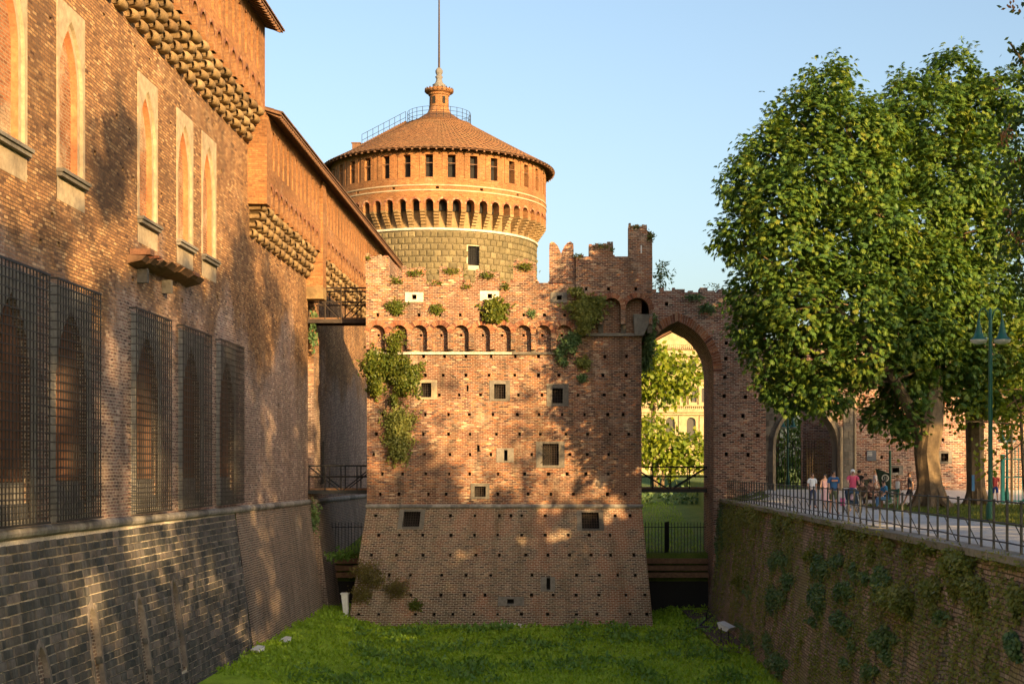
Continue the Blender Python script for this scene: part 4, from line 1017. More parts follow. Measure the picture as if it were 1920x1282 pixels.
for z in (-.73, -1.2, -1.62):
    ys = [27.2+i*.97*2 for i in range(31)]
    for a, b in zip(ys[:-1], ys[1:]): s = MB(); s.bar((9.62,a,z+sag(a)),(9.62,b,z+sag(b)),.019,n=6); s.build('rail', M['railing'], rl)

# ------------------------------------------------------------------ dam, fences, footbridges across the gaps beside the tower
dam = thing('moat_dam', 'dark masonry dam closing the moat behind the ruined tower', 'dam', (-2, 89, -8.8))
for x0, x1 in ((-14.6,-11.2),(4.4,9.4)):
    s = MB(); s.box(x0,x1,88.4,89.2,-9.4,-5.55); s.build('dam_wall', M['talus'], dam)
    for k in range(3): s = MB(); s.box(x0,x1,88.0-.12*k,88.4,-5.5-.42*k-.3,-5.5-.42*k); s.build('dam_beam', M['wood'], dam)
    s = MB(); s.box(x0+.3,x1-.3,88.25,88.38,-9.3,-6.9); s.build('dark_opening_panel', M['dark'], dam)  # flat black panel, paints the dark of a tunnel opening onto the dam
def iron_fence(label, x0, x1, y, z0, h, leaf_=None):
    f = thing('iron_fence', label, 'fence', ((x0+x1)/2, y, z0)); x = x0
    while x <= x1: s = MB(); s.bar((x,y,z0),(x,y,z0+h),.016); s.tube([(x,y,z0+h),(x,y,z0+h+.12)],[.025,.002],4); s.build('fence_bar', M['iron'], f); x += .2
    for z in (z0+.12, z0+h-.2): s = MB(); s.bar((x0,y,z),(x1,y,z),.022); s.build('fence_rail', M['iron'], f)
    if leaf_:
        for k in range(8): xx, yy = leaf_, y+.2*k+.1; s = MB(); s.bar((xx+.05*k,yy,z0),(xx+.05*k,yy,z0+h+.1),.02); s.build('gate_bar', M['iron'], f)
iron_fence('black spiked fence in the narrow gap left of the ruined tower', -14.3, -11.3, 88.7, -5.5, 2.1)
iron_fence('black spiked fence under the pointed arch right of the ruined tower', 4.6, 8.75, 88.7, -5.5, 2.1, 6.2)
def footbridge(label, x0, x1, y0, y1, zd, h, mat, deck, skew=True):
    f = thing('footbridge', label, 'bridge', ((x0+x1)/2, (y0+y1)/2, zd))
    s = MB(); s.box(x0,x1,y0,y1,zd-.1,zd); s.build('deck', deck, f)
    for y in (y0, y1):
        s = MB(); s.box(x0,x1,y-.06,y+.06,zd-.32,zd-.101); s.build('beam', mat, f)
        for z in (zd+h, zd+h*.52): s = MB(); s.bar((x0,y,z),(x1,y,z),.045); s.build('handrail', mat, f)
        n = 4
        for k in range(n+1): x = x0+.05+(x1-x0-.1)*k/n; s = MB(); s.bar((x,y,zd-.3),(x,y,zd+h),.035); s.build('stanchion', mat, f)
        s = MB(); s.bar((x0,y,zd+h),((x0+x1)/2,y,zd-.2),.035); s.build('brace', mat, f)
        s = MB(); s.bar((x1,y,zd+h),((x0+x1)/2,y,zd-.2),.035); s.build('brace', mat, f)
footbridge('upper rusty footbridge from the castle wall to the ruined tower', WX-.2, XL+.1, 83.2, 84.8, TZ(596)*1.03, 1.7, M['rustiron'], M['wood'])
footbridge('lower black footbridge from the castle wall to the ruined tower', WX-.2, XL+.1, 83.2, 84.8, TZ(915)*1.03, 1.3, M['iron'], M['wood'])
footbridge('black truss footbridge under the pointed arch', XR-.1, xr+.1, 89.0, 90.4, -1.15, 1.25, M['iron'], M['wood'])
s = MB(); s.tube([(-14.62,86.2,-.9),(-14.45,86.2,-.9),(-14.45,86.2,1.6)],.07,8); tag(s.build('wall_pipe', M['iron']), 'thin dark pipe standing against the shaded curtain wall', 'pipe')

# ------------------------------------------------------------------ trees
def limb(mb, a, b, r0, r1, n=9, bend=.25, seg=5):
    a, b = Vector(a), Vector(b); pts = []
    off = Vector((random.uniform(-1,1), random.uniform(-1,1), random.uniform(.2,1)))*bend*(b-a).length*.35
    for k in range(seg+1): f = k/seg; pts.append(a.lerp(b, f) + off*math.sin(math.pi*f))
    mb.tube(pts, [r0+(r1-r0)*k/seg for k in range(seg+1)], n, jit=.08)
def px_lobes(L, Y, back=True, squash=.95):
    out = []; cx = sum(l[0] for l in L)/len(L); cy = sum(l[1] for l in L)/len(L); hw = max(abs(l[0]-cx) for l in L)+40; hh = max(abs(l[1]-cy) for l in L)+40
    for px, py, r in L:
        dep = math.sqrt(max(.06, 1-((px-cx)/hw)**2-((py-cy)/hh)**2))*hw*Y/F*.5
        for sgn in ((-1, 1) if back else (-1,)):
            y = Y + sgn*dep*random.uniform(.45,.95); p = W(px, py, y); rr = r*Y/F
            out.append((p.x, p.y, p.z, rr, rr*1.05, rr*squash))
    return out
def chestnut(label, base, L, Y, trunk_pts, trunk_r, forks, dens=25, size=.25, group=None):
    t = thing('chestnut_tree', label, 'tree', base, group)
    lobes = px_lobes(L, Y); P, D = shell(lobes, dens, .42, twig=14, spread=.26)
    V = palm_quads(P, D, size*RNG.uniform(.75,1.2,(len(P),1)), 6); rnd = np.tile(RNG.random(len(P)), 6)
    quads('crown', V, M['chest'], rnd, t)
    mb = MB(); mb.tube(trunk_pts, trunk_r, 14, jit=.10)
    for k in range(7):                        # root flare
        a = 2*math.pi*k/7; r = trunk_r[0]; b0 = Vector(trunk_pts[0])
        mb.tube([b0+Vector((math.cos(a)*r*.5, math.sin(a)*r*.5, 1.0)), b0+Vector((math.cos(a)*r*.95, math.sin(a)*r*.95, .35)), b0+Vector((math.cos(a)*r*1.7, math.sin(a)*r*1.7, -.08))], [r*.38, r*.3, r*.1], 7)
    for a, b, r0, r1 in forks: limb(mb, a, b, r0, r1)
    tops = [Vector(f[1]) for f in forks] + [Vector(trunk_pts[-1])]
    for l in lobes[::2]:
        c = Vector(l[:3]); a = min(tops, key=lambda q: (q-c).length); limb(mb, a, c+Vector((0,.6,0)), .07, .02, 5, .1, 3)
    mb.build('trunk', M['bark'], t); return t
random.seed(41)
LA = [(1550,158,46),(1505,225,62),(1590,235,62),(1440,285,58),(1530,320,80),(1398,345,50),(1460,390,75),(1605,345,72),(1388,445,50),(1480,480,82),(1580,460,85),(1418,545,55),(1500,580,80),(1600,570,85),(1445,645,55),(1530,670,72),(1620,655,72),(1480,725,48),(1555,730,46),(1660,500,70),(1650,415,62),(1450,715,32),(1400,610,36),(1730,600,62),(1765,680,48),(1700,690,46),(1745,500,64),(1690,620,60),(1655,245,46),(1645,320,52),(1685,765,40),(1705,800,30),(1655,775,32),(1735,740,40)]
LB = [(1790,140,50),(1703,185,50),(1750,225,72),(1840,205,62),(1885,175,50),(1690,300,68),(1780,330,85),(1860,310,70),(1720,420,80),(1820,440,78),(1885,420,60),(1700,540,75),(1780,560,82),(1850,540,62),(1720,645,62),(1790,670,62),(1850,650,55),(1690,715,38),(1800,730,38),(1905,690,45),(1905,590,55),(1665,235,44),(1840,740,40),(1880,740,40)]
zg_ = -1.85
b1 = (17.55, 69, zg_); T1 = [(17.55,69,zg_-.1),(17.5,69,zg_+1.2),(17.35,69,zg_+2.6),(17.5,69,zg_+3.9),(17.8,69.4,zg_+5.3),(17.9,70.2,zg_+7.5),(17.4,70.8,zg_+10)]
chestnut('large chestnut tree with thick sunlit trunk in front of the brick wall', b1, LA, 70, T1, [.74,.60,.58,.62,.46,.34,.18],
  [((17.2,69,zg_+3.0),(15.6,68.2,zg_+6.0),.34,.24),((15.6,68.2,zg_+6.0),(12.5,67,zg_+9.5),.24,.12),((15.6,68.2,zg_+6),(14.2,68.8,zg_+11),.2,.1),((17.7,70.2,zg_+8),(15.5,70,zg_+14),.2,.08)])
b2 = (20.9, 73, zg_); T2 = [(20.9,73,zg_-.1),(20.85,73,zg_+1.5),(20.8,73,zg_+4),(20.7,73,zg_+8),(20.2,73,zg_+13),(20,73,zg_+17)]
chestnut('chestnut tree with slimmer trunk behind the green lamp post', b2, LB, 72, T2, [.5,.44,.42,.36,.28,.12], [((20.8,73,zg_+5),(24,72.5,zg_+9),.22,.1),((20.75,73,zg_+7),(18,72,zg_+13),.22,.1),((20.5,73,zg_+10),(22.5,74,zg_+17),.2,.08)])
def leafy(name, label, base, lobes, mat, dens, size, asp=.6, trunk=None, twig=5, spread=.3, group=None, depth=.5, cat='tree', droop=.45):
    t = thing(name, label, cat, base, group)
    P, D = shell(lobes, dens, depth, twig=twig, spread=spread)
    V = leaf_quads(P, D, size*RNG.uniform(.7,1.3,(len(P),1)), size*asp, droop)
    quads('crown', V, M[mat], RNG.random(len(P)), t)
    if trunk:
        mb = MB(); a, b, r0 = trunk; limb(mb, a, b, r0, r0*.45, 9, .1, 6)
        for l in lobes[::2]: limb(mb, Vector(a).lerp(Vector(b), random.uniform(.5,1)), l[:3], r0*.35, .03, 5, .2, 3)
        mb.build('trunk', M['bark'], t)
    return t
# lit low boughs beside the lamp post, a young maple
def blob(px, py, r, Y, f=1.0): p = W(px, py, Y); q = r*Y/F; return (p.x, p.y, p.z, q, q*f, q)
leafy('maple_tree', 'low bright maple with yellow-green leaves beside the teal fence', (22.5, 70, zg_), [blob(px,py,r,70) for px,py,r in ((1900,740,34),(1915,790,36),(1875,775,26),(1930,700,40),(1860,735,22),(1815,765,24),(1800,790,20),(1890,820,20),(1920,640,34),(1840,850,20),(1850,885,14))], 'bright', 16, .26, .8, ((22.5,70,zg_),(22.2,70,4),.12), 4, .2)
# the tree whose twigs hang in at the right edge; it stands beside the path outside the view
random.seed(6)
EL = [blob(1915,330,50,41),blob(1925,240,46,41),blob(1930,400,50,41),blob(1922,520,36,41),blob(1928,120,30,41),blob(1905,250,28,41),blob(1910,460,40,41),blob(1935,330,58,41),blob(1925,180,34,41),blob(1955,420,60,41),blob(1935,500,34,41),blob(1940,100,36,41),blob(1950,10,34,41),blob(1990,250,80,41),blob(1915,420,24,41),blob(1900,150,14,41),blob(1895,82,12,41),blob(2060,300,100,42),blob(2080,130,110,43),blob(2050,480,90,42)]
ed = leafy('maple_tree', 'dark maple with reddish seed clusters hanging in at the right edge', (16.3, 42, zg_), EL, 'park', 30, .17, .75, ((16.3,42,zg_),(16,42,10),.3), 6, .16)
P = np.array([W(px+random.uniform(-8,8), py+random.uniform(-10,10), 40.4)[:] for px, py in ((1893,8),(1905,14),(1885,240),(1892,255),(1880,250),(1905,300),(1890,398),(1896,435),(1905,440),(1880,260),(1872,155)) for _ in range(7)])
tag(quads('seed_cluster', leaf_quads(P, np.tile([[-.3,-1,-.5]], (len(P),1)), .15, .07, .9), M['samara'], RNG.random(len(P)), ed), kind='stuff')
# park trees along the path, right of and behind the viewer: they throw the dappled shade
random.seed(15)
SHADE = [(21,-21,23,5.2),(21.5,-12.5,24,5.2),(20.5,-4,27.0,5.2),(22.0,4.5,25,5.2),(21.0,12.5,26.0,5.2),(22.0,20,28,5.2),(21.5,27.5,26,5.0),(23,35,20,4.6),(24.5,42,16,4.4),(26,50,13,4.0),(52,35,17.0,6.0),(42,36,15,5.5),(47,43,15,5.0)]
# where the photograph shows their shade: the foliage is thick where it shades the walls and open where sun comes through
BND = [(0,380),(60,470),(120,500),(170,545),(225,520),(260,470),(350,520),(440,500),(470,430),(500,470),(530,520),(548,620),(580,700),(600,700),(688,800),(790,830),(830,900),(900,940),(960,950),(1000,945),(1060,930),(1240,900)]
LIT = [(210,680,26,32),(190,755,13,28),(268,880,28,85),(250,1020,30,60),(170,1120,24,60),(35,930,38,75),(120,720,26,58),(125,850,18,30),(380,1080,13,55),(1115,900,26,24),(1075,935,20,16),(30,1000,40,20),(560,560,22,60),(890,800,60,60),(940,720,40,40),(1040,1000,26,14),(740,880,26,18),(980,1010,18,12),(860,1040,20,12),(1150,960,30,18)]
DRK = [(225,250,26,50),(205,345,26,45),(315,380,20,60),(455,470,18,60),(100,440,30,30)]
def sun_hits(P):
    """pixel on the castle wall (or the tower front) that each point would shade"""
    tv = -np.array(sd); k1 = (WX - P[:,0])/tv[0]; q = P + tv*k1[:,None]
    k2 = (81 - P[:,1])/tv[1]; q2 = P + tv*k2[:,None]; far = q[:,1] > 81; q[far] = q2[far]
    return CX + F*q[:,0]/q[:,1], CY - F*q[:,2]/q[:,1]
def shade_keep(P):
    px, py = sun_hits(P); n = len(P)
    wob = 26*np.sin(px*.05+1)+18*np.sin(px*.13+2)
    b = np.interp(px, [q[0] for q in BND], [q[1] for q in BND]) + wob
    pr = np.where(py > b, 1.0, .05)
    for x, y, rx, ry in LIT: pr = np.where(((px-x)/rx)**2+((py-y)/ry)**2 < 1, .0, pr)
    for x, y, rx, ry in DRK: pr = np.where(((px-x)/rx)**2+((py-y)/ry)**2 < 1, 1.0, pr)
    pr = np.where((px < -400) | (px > 1240), .8, pr)
    tv = -np.array(sd); kq = (69 - P[:,1])/tv[1]; qx = P[:,0]+tv[0]*kq; qz = P[:,2]+tv[2]*kq      # a gap that lets sun onto the big trunk
    pr = np.where((np.abs(qx-17.5) < 1.1) & (qz > -.6) & (qz < 2.4), 0, pr)
    return RNG.random(n) < pr
for x, y, top, r in SHADE:
    lb = []
    for k in range(44):
        a = random.uniform(0, 6.28); zz = random.uniform(1.5, top-1.0); f = math.sin(math.pi*min(1,max(.22,(zz+3)/(top+4))))
        rr = r*f*random.uniform(.1,.9); q = random.uniform(1.2,2.0); lb.append((x+rr*math.cos(a), y+rr*math.sin(a), zz, q, q, q*.85))
    t = thing('park_tree', 'leafy park tree standing beside the path, out of view to the right', 'tree', (x, y, zg_), 'park trees along the path')
    P, D = shell(lb, 5.0, .6, twig=4, spread=.4); kk = shade_keep(P); P, D = P[kk], D[kk]
    quads('crown', leaf_quads(P, D, .62*RNG.uniform(.7,1.3,(len(P),1)), .5, .45), M['park'], RNG.random(len(P)), t)
    mb = MB(); limb(mb, (x,y,zg_), (x,y,top*.7), .34, .14, 9, .1, 6)
    for l in lb[::4]: limb(mb, (x,y,random.uniform(.3,.65)*top), l[:3], .09, .03, 5, .2, 3)
    mb.build('trunk', M['bark'], t)
# beyond the arch and the gate
random.seed(8)
leafy('lime_tree', 'bright yellow-green tree crown seen through the pointed arch', (9.5,150,-1.9), [blob(px,py,r,150) for px,py,r in ((1235,690,36),(1262,700,34),(1215,715,36),(1285,712,26),(1245,735,30),(1200,680,30),(1222,660,24),(1306,690,18),(1180,720,40))], 'bright', 9.0, .6, .75, ((9.5,150,-1.9),(9.5,150,11),.3), 4, .35)
leafy('lime_tree', 'low lit bushy trees under the yellow crown behind the arch footbridge', (9.5,140,-1.9), [blob(px,py,r,140) for px,py,r in ((1220,810,34),(1255,835,34),(1295,840,30),(1225,850,30),(1275,862,22),(1200,830,40),(1312,858,26),(1250,872,22))], 'bright', 12.0, .5, .75, ((9.5,140,-1.9),(9.5,140,3),.2), 4, .3)
leafy('cedar_tree', 'drooping dark evergreen seen through the stone portal', (14.6,100,-1.3), [blob(px,py,r,100,1.0) for px,py,r in ((1475,800,26),(1500,780,24),(1490,840,28),(1465,850,22),(1510,830,20),(1480,880,26),(1510,870,20),(1465,900,18),(1500,760,20),(1455,790,30),(1465,750,30),(1520,800,30),(1455,870,30))], 'chest', 22, .4, .3, ((14.6,100,-1.3),(14.6,100,6),.2), 5, .35, droop=1.0)
leafy('park_tree', 'leafy tree filling the right edge behind the teal fence', (31,92,-1.8), [blob(px,py,r,92) for px,py,r in ((1900,700,60),(1930,800,60),(1880,600,60),(1940,560,70),(1890,780,40))], 'park', 5, .4, .7, ((31,92,-1.8),(31,92,8),.3), 5, .35)
leafy('ailanthus_sapling', 'feathery sapling growing on the wall top beside the turret', (5.8,87,GZ(545)), [blob(px,py,r,87) for px,py,r in ((1240,505,10),(1248,520,14),(1236,528,12),(1255,505,8),(1244,495,6))], 'ivy', 30, .34, .28, ((5.8,87,GZ(545)),(5.85,87,GZ(500)),.03), 4, .12, cat='plant', droop=.3)
leafy('bush', 'small pale bush on the wall top near the chestnut crown', (9.1,87,GZ(545)), [blob(px,py,r,87) for px,py,r in ((1345,545,12),(1335,540,9),(1355,548,10))], 'weed', 40, .16, .5, None, 4, .1, cat='plant')
h = leafy('hedge', 'dark clipped ivy bank under the arch footbridge', (7,124,-3.2), [(x,124,-2.6,1.1,.9,1.0) for x in (3.5,5,6.5,8,9.5,11,12.5)], 'ivy', 14, .3, .8, None, 4, .2, cat='hedge')
# grass slope beyond the dam and along the path
def blades(name, label, x0, x1, y0, y1, n, mat, fz, hgt, kind='stuff'):
    C = np.stack([RNG.uniform(x0,x1,n), RNG.uniform(y0,y1,n), np.zeros(n)], 1)
    C[:,2] = [fz(a, b)-.01 for a, b in C[:,:2]]
    V = leaf_quads(C, np.tile([[0,0,1.0]],(n,1)), hgt*RNG.uniform(.6,1.4,(n,1)), hgt*.16, -.9, .35)
    return tag(quads(name, V, M[mat], RNG.random(n)), label, 'grass', kind=kind)
blades('lawn_grass', 'short grass round the chestnut trunks', 14.3, 26, 42, 75, 16000, 'weed', ground_z, .12)
blades('bank_grass', 'sunlit grass on the bank seen through the arch', -14, 9.2, 89.3, 126, 15000, 'cover', ground_z, .2)
# moat floor: mat of small herbs with clumps of broad leaves
n = 62000
C = np.stack([RNG.uniform(-14.2,8.9,n), RNG.uniform(56,89,n), np.zeros(n)], 1)
C = C[~((C[:,0] > -12.1) & (C[:,0] < 5.0) & (C[:,1] > 80.0))]
cl = np.array([math.sin(x*.9+y*.4)+math.sin(x*.37-y*.8+2)+.8*math.sin(x*1.9+y*1.3) for x, y in C[:,:2]])
C = C[RNG.random(len(C)) < .45+.3*(cl > .0)]
C[:,2] = [moat_z(a, b) for a, b in C[:,:2]]
C = C[~((C[:,0] > 7.0) & (C[:,1] > 68) & (RNG.random(len(C)) < .55))]
V = leaf_quads(C + np.stack([np.zeros(len(C)),np.zeros(len(C)),RNG.uniform(0,.10,len(C))],1), np.tile([[0,-.2,.7]],(len(C),1)), .17*RNG.uniform(.6,1.4,(len(C),1)), .10, -.25, .55)
tag(quads('ground_cover', V, M['cover'], RNG.random(len(C))), 'mat of small bright green herbs covering the moat floor', 'plants', kind='stuff')
K_ = []
for k in range(420):
    x, y = RNG.uniform(-11,7.5), RNG.uniform(57,80)
    if math.sin(x*.9+y*.4)+math.sin(x*.37-y*.8+2)+.8*math.sin(x*1.9+y*1.3) < RNG.uniform(-1.2,1.2): continue
    m_ = RNG.integers(14,34); q = np.stack([RNG.normal(x,.28,m_), RNG.normal(y,.35,m_), np.zeros(m_)],1); q[:,2] = [moat_z(a,b)+RNG.uniform(.05,.3) for a,b in q[:,:2]]; K_.append(q)
C = np.concatenate(K_); C = C[C[:,1] < 79.6]
V = leaf_quads(C, np.tile([[0,-.3,.8]],(len(C),1)), .26*RNG.uniform(.6,1.3,(len(C),1)), .13, -.05, .6)
tag(quads('broadleaf_weeds', V, M['cover_dark'], RNG.random(len(C))), 'taller clumps of broad leaved weeds dotted over the moat floor', 'plants', kind='stuff')
s = MB(); s.face([(7.3,67,-8.43),(8.6,65,-8.43),(8.9,86,-8.43),(7.0,86,-8.43)]) ; tag(s.build('bare_soil', M['soil']), 'strip of bare dark soil at the foot of the moat wall', kind='structure')

# ------------------------------------------------------------------ plants on masonry
def wallplant(name, label, pts, mat, n, size, asp=.7, Y=80.4, depth=.3, droop=.6, cat='plant', group=None, out=(0,-1,0)):
    """pts: ellipses (px, py, rx, ry) on a wall at depth Y; leaves fill a shallow dome over each"""
    P = []
    tot = sum(a[2]*a[3] for a in pts)
    for px, py, rx, ry in pts:
        m_ = max(8, int(n*rx*ry/tot)); a = RNG.uniform(0,6.283,m_); r = np.sqrt(RNG.random(m_)); k = Y/F
        r = r*(.62+.75*RNG.random(m_)**1.5)*(1+.22*np.sin(a*5+px)+.15*np.sin(a*9+py))
        c = W(px, py, Y); P.append(np.stack([c.x+np.cos(a)*r*rx*k, Y - depth*np.sqrt(np.maximum(0,1-r*r))*RNG.uniform(.2,1,m_)-.03, c.z+np.sin(a)*r*ry*k],1))
    P = np.concatenate(P); D = np.tile([out],(len(P),1))+RNG.normal(0,.3,(len(P),3))
    c0 = W(pts[0][0], pts[0][1], Y)
    t = thing(name, label, cat, tuple(c0), group)
    quads('foliage', leaf_quads(P, D, size*RNG.uniform(.6,1.35,(len(P),1)), size*asp, droop), M[mat], RNG.random(len(P)), t)
    mb = MB(); mb.tube([(c0.x,Y+.1,c0.z+.1),(c0.x+.03,Y-.1,c0.z),(c0.x,Y-.15,c0.z-.2)],[.03,.025,.015],5); mb.build('stem', M['bark'], t); return t
a5 = lambda x, y, w, h: (640+x/3.0516, 400+y/3.0516, w/6.1, h/6.1)
a6 = lambda x, y, w, h: (640+x/3.0968, 800+y/3.0968, w/6.2, h/6.2)
WP = [('caper_bush','large sunlit bush hanging on the left edge of the ruined tower',[a5(190,870,150,190),a5(365,935,185,210),a5(260,860,180,150),a5(205,990,90,120),a5(305,1060,50,70)],'weed',2600,.26,.7,80.95,.75),
 ('caper_bush','round dark bush hanging on the tower wall below the sunlit bush',[a5(330,1210,160,180),(748,790,27,30),(748,835,25,32)],'ivyy',1500,.24,.7,80.95,.55),
 ('creeper','thin creeper climbing over the second corbel arch from the left',[a5(310,740,95,140),a5(335,690,60,60)],'weed',420,.2,.6,80.6,.25),
 ('caper_bush','tuft of leaves on the upper tower wall near the left white opening',[a5(310,525,105,60),a5(320,560,60,40)],'weed',320,.2,.6,80.6,.3),
 ('caper_bush','small tuft on the upper tower wall between two white openings',[a5(545,545,75,60)],'weed',190,.2,.6,80.6,.25),
 ('fig_bush','leafy fig growing below the middle white opening of the tower',[a5(885,540,140,110),a5(870,590,110,60)],'weed',560,.3,.75,80.6,.45),
 ('caper_bush','faint small tuft right of the fig on the tower wall',[a5(1090,572,50,50)],'ivy',90,.16,.6,80.6,.15),
 ('fig_bush','big green fig covering the left arch of the corner turret',[a5(1400,540,200,110),a5(1340,445,80,40),a5(1400,600,120,70),a5(1390,650,80,70),a5(1450,500,120,60)],'ivyy',1250,.3,.75,80.3,.5),
 ('creeper','trailing creeper below the last small corbel arch',[a5(1310,735,110,110),a5(1345,700,60,60)],'ivy',420,.22,.7,80.7,.3),
 ('creeper','narrow dark creeper on the pale stained brickwork',[a5(1250,800,60,90),a5(1275,845,55,50)],'ivy',260,.2,.7,80.95,.25),
 ('caper_bush','round tuft on the wall below the corner turret',[a5(1385,850,85,70)],'ivyy',230,.2,.7,80.95,.3),
 ('caper_bush','lowest small tuft below the corner turret',[a5(1380,940,55,50)],'ivy',110,.18,.7,80.95,.2),
 ('creeper','long ivy hanging between the turret corner and the pointed arch',[a5(1765,640,70,170),a5(1755,770,75,170),a5(1740,860,60,110)],'ivy',1100,.24,.75,84.9,.45),
 ('caper_bush','brownish bush on the lower left corner of the tower base',[a6(150,835,170,130),a6(120,960,120,110),a6(200,880,110,90)],'dryweed',1000,.2,.5,80.3,.4),
 ('caper_bush','wispy brown bush beside the lower left corner bush',[a6(330,930,140,110)],'dryweed',420,.2,.4,80.3,.35),
 ('caper_bush','small green tuft low on the tower base',[a6(430,1030,80,60)],'weed',200,.18,.6,80.3,.25)]
for w in WP: wallplant(w[0], w[1], w[2], w[3], int(w[4]*2.0), w[5]*.66, w[6], w[7], w[8])
TOPW = [('weeds on top of the first low merlon from the left',[a5(425,350,130,40)],340),('weeds on top of the second low merlon',[a5(632,338,130,34)],280),('weeds on top of the third low merlon',[a5(836,362,130,48)],360),('weeds covering the taller fourth low merlon',[a5(1050,315,125,62)],460),
 ('weeds in the gap beside the taller fourth merlon',[a5(940,425,85,50)],200),('dry weeds at the foot of the first merlon',[a5(320,395,110,50)],220),('weeds along the wall below the second merlon gap',[a5(545,408,110,26),a5(720,425,90,36)],240),('small tuft on the tall left end block',[a5(160,262,34,34)],90),
 ('weeds on top of the turret highest merlon',[a5(1690,88,80,22),a5(1765,140,56,60)],240),('weeds on top of the middle turret merlon',[a5(1490,196,120,22),a5(1545,215,30,30)],180),('weeds along the swallowtail merlon foot',[a5(1360,250,60,14)],60)]
for l, e, n_ in TOPW:
    yy = 80.35 if e[0][0] > 1085 else 80.62
    wallplant('weed_tuft', l, e, 'weed', n_, .16, .35, yy+.3, .5, -.2, group='weeds along the battlements')
wallplant('weed_tuft','ivy and weeds on the brick above the pointed arch',[(1327,578,16,10),(1300,556,20,5)],'ivy',260,.2,.6,84.9,.2)
wallplant('creeper','ivy on the end of the curtain wall beside the lower footbridge',[(590,965,9,30),(588,620,6,40)],'ivy',420,.2,.7,83.6,.3)
wallplant('weed_tuft','weeds at the foot of the gap left of the tower',[(598,1162,24,14),(640,1040,28,10)],'cover_dark',420,.22,.6,84.5,1.2,-.2)
# ivy on the moat wall
a3 = lambda x, y: (1300+x/3.097, 900+y/3.097)
IV = [(160,300,80,420,'ivy'),(230,250,120,300,'ivyy'),(335,220,150,200,'ivyy'),(530,250,110,260,'ivyy'),(510,480,110,160,'ivy'),(560,580,60,120,'ivy'),(490,690,110,180,'ivy'),(655,445,40,90,'weed'),(712,440,60,70,'weed'),(750,510,100,180,'ivy'),(740,690,100,200,'ivy'),(850,480,70,140,'ivy'),(880,300,80,150,'ivyy'),(890,650,100,150,'ivy'),(870,830,110,150,'ivy'),(1040,420,40,150,'ivyy'),(1110,600,90,220,'ivy'),(1220,700,170,220,'ivyy'),(1120,920,130,150,'ivy'),(1130,1020,60,90,'ivy'),(1145,370,50,80,'ivyy'),(1265,410,50,90,'ivyy'),(1370,385,110,70,'weed'),(1400,640,110,190,'ivyy'),(1560,500,190,280,'ivyy'),(1650,660,120,260,'ivyy'),(1470,790,80,80,'ivy'),(1890,680,70,240,'ivyy'),(1890,970,80,170,'ivy'),(272,590,90,80,'weed'),(320,930,60,150,'ivy'),(270,850,40,100,'ivy'),(495,1070,110,150,'ivy'),(440,950,36,180,'ivy'),(1040,1110,70,110,'ivy'),(935,960,30,100,'ivy'),(880,1060,60,80,'ivy'),(320,650,40,90,'ivy'),(960,540,50,120,'ivy'),(990,320,40,60,'ivyy'),(1005,560,40,70,'ivy'),(690,820,40,80,'ivy')]
ORD = ['first','second','third','fourth','fifth','sixth','seventh','eighth','ninth','tenth','eleventh','twelfth','thirteenth','fourteenth','fifteenth','sixteenth','seventeenth','eighteenth','nineteenth','twentieth','twenty-first','twenty-second','twenty-third','twenty-fourth','twenty-fifth','twenty-sixth','twenty-seventh','twenty-eighth','twenty-ninth','thirtieth']
rows = {'upper': sorted([i for i in IV if i[1] <= 520]), 'lower': sorted([i for i in IV if i[1] > 520])}
cname = {'ivy':'dark blue-green','ivyy':'olive','weed':'yellow-green'}
for rn, lst in rows.items():
    for k, (x, y, w, h_, mt) in enumerate(lst):
        px, py = a3(x, y); P = []; wr, hr = w/6.2, h_/6.2; th = .06+.30*min(w,h_)/200
        if (x, y) == (1220, 700): th = .7
        ns = max(3, int(w/9))
        for q in range(ns):                   # hanging strands of uneven length
            sx = random.uniform(-1,1); cap_ = math.sqrt(max(.05,1-sx*sx)); y0_ = py - hr*cap_*random.uniform(.5,1.05); ln = hr*cap_*random.uniform(.6,2.0); cx_ = px+sx*wr; ph = random.uniform(0,6); m_ = int(ln*random.uniform(2.2,4.0))+6
            for j in range(m_):
                f = random.random()**.9; qx = cx_ + 2.2*math.sin(f*4+ph) + random.gauss(0, 2.3*(1.15-f*.6)); qy = y0_ + f*ln + random.gauss(0, 1.4)
                u, z = wall_pt(max(qx, 1300), qy); P.append(PM(u, min(z, -1.9), -th*random.random()*(1.1-sx*sx*.8)*math.sin(math.pi*min(1,.15+f*.85))-.02))
        n_ = len(P)
        P = np.array(P); u, z = wall_pt(px, py)
        t = thing('ivy_clump', f'{cname[mt]} ivy clump, {ORD[k]} from the arch in the {rn} half of the moat wall', 'ivy', PM(u, z, 0), 'ivy clumps on the moat wall')
        sz = .12 if mt != 'ivyy' else .11
        quads('foliage', leaf_quads(P, np.tile([[-1,-.3,.1]],(n_,1))+RNG.normal(0,.3,(n_,3)), sz*RNG.uniform(.6,1.3,(n_,1)), sz*.75, .75), M[mt], RNG.random(n_), t)
Us, Zs = [], []
for k in range(330):                          # many thin trailing strands
    u0_ = random.uniform(29,84); z0_ = -1.95-random.random()**1.7*5.0; l_ = random.uniform(.5,3.2); m_ = int(l_*34); f = np.array([random.random() for _ in range(m_)])
    Us.append(u0_ + .18*np.sin(f*5+k) + RNG.normal(0,.13,m_)); Zs.append(z0_ - f*l_)
n = 16000; U = np.concatenate([RNG.uniform(29,84,n)]); Zv = -1.95-RNG.random(n)**1.5*6.2
kp = np.array([math.sin(u*1.7)+math.sin(u*.6+z*1.1)+.7*math.sin(u*4.1+z*.4) > .35 for u, z in zip(U, Zv)]); U, Zv = np.concatenate([U[kp]]+Us), np.concatenate([Zv[kp]]+Zs)
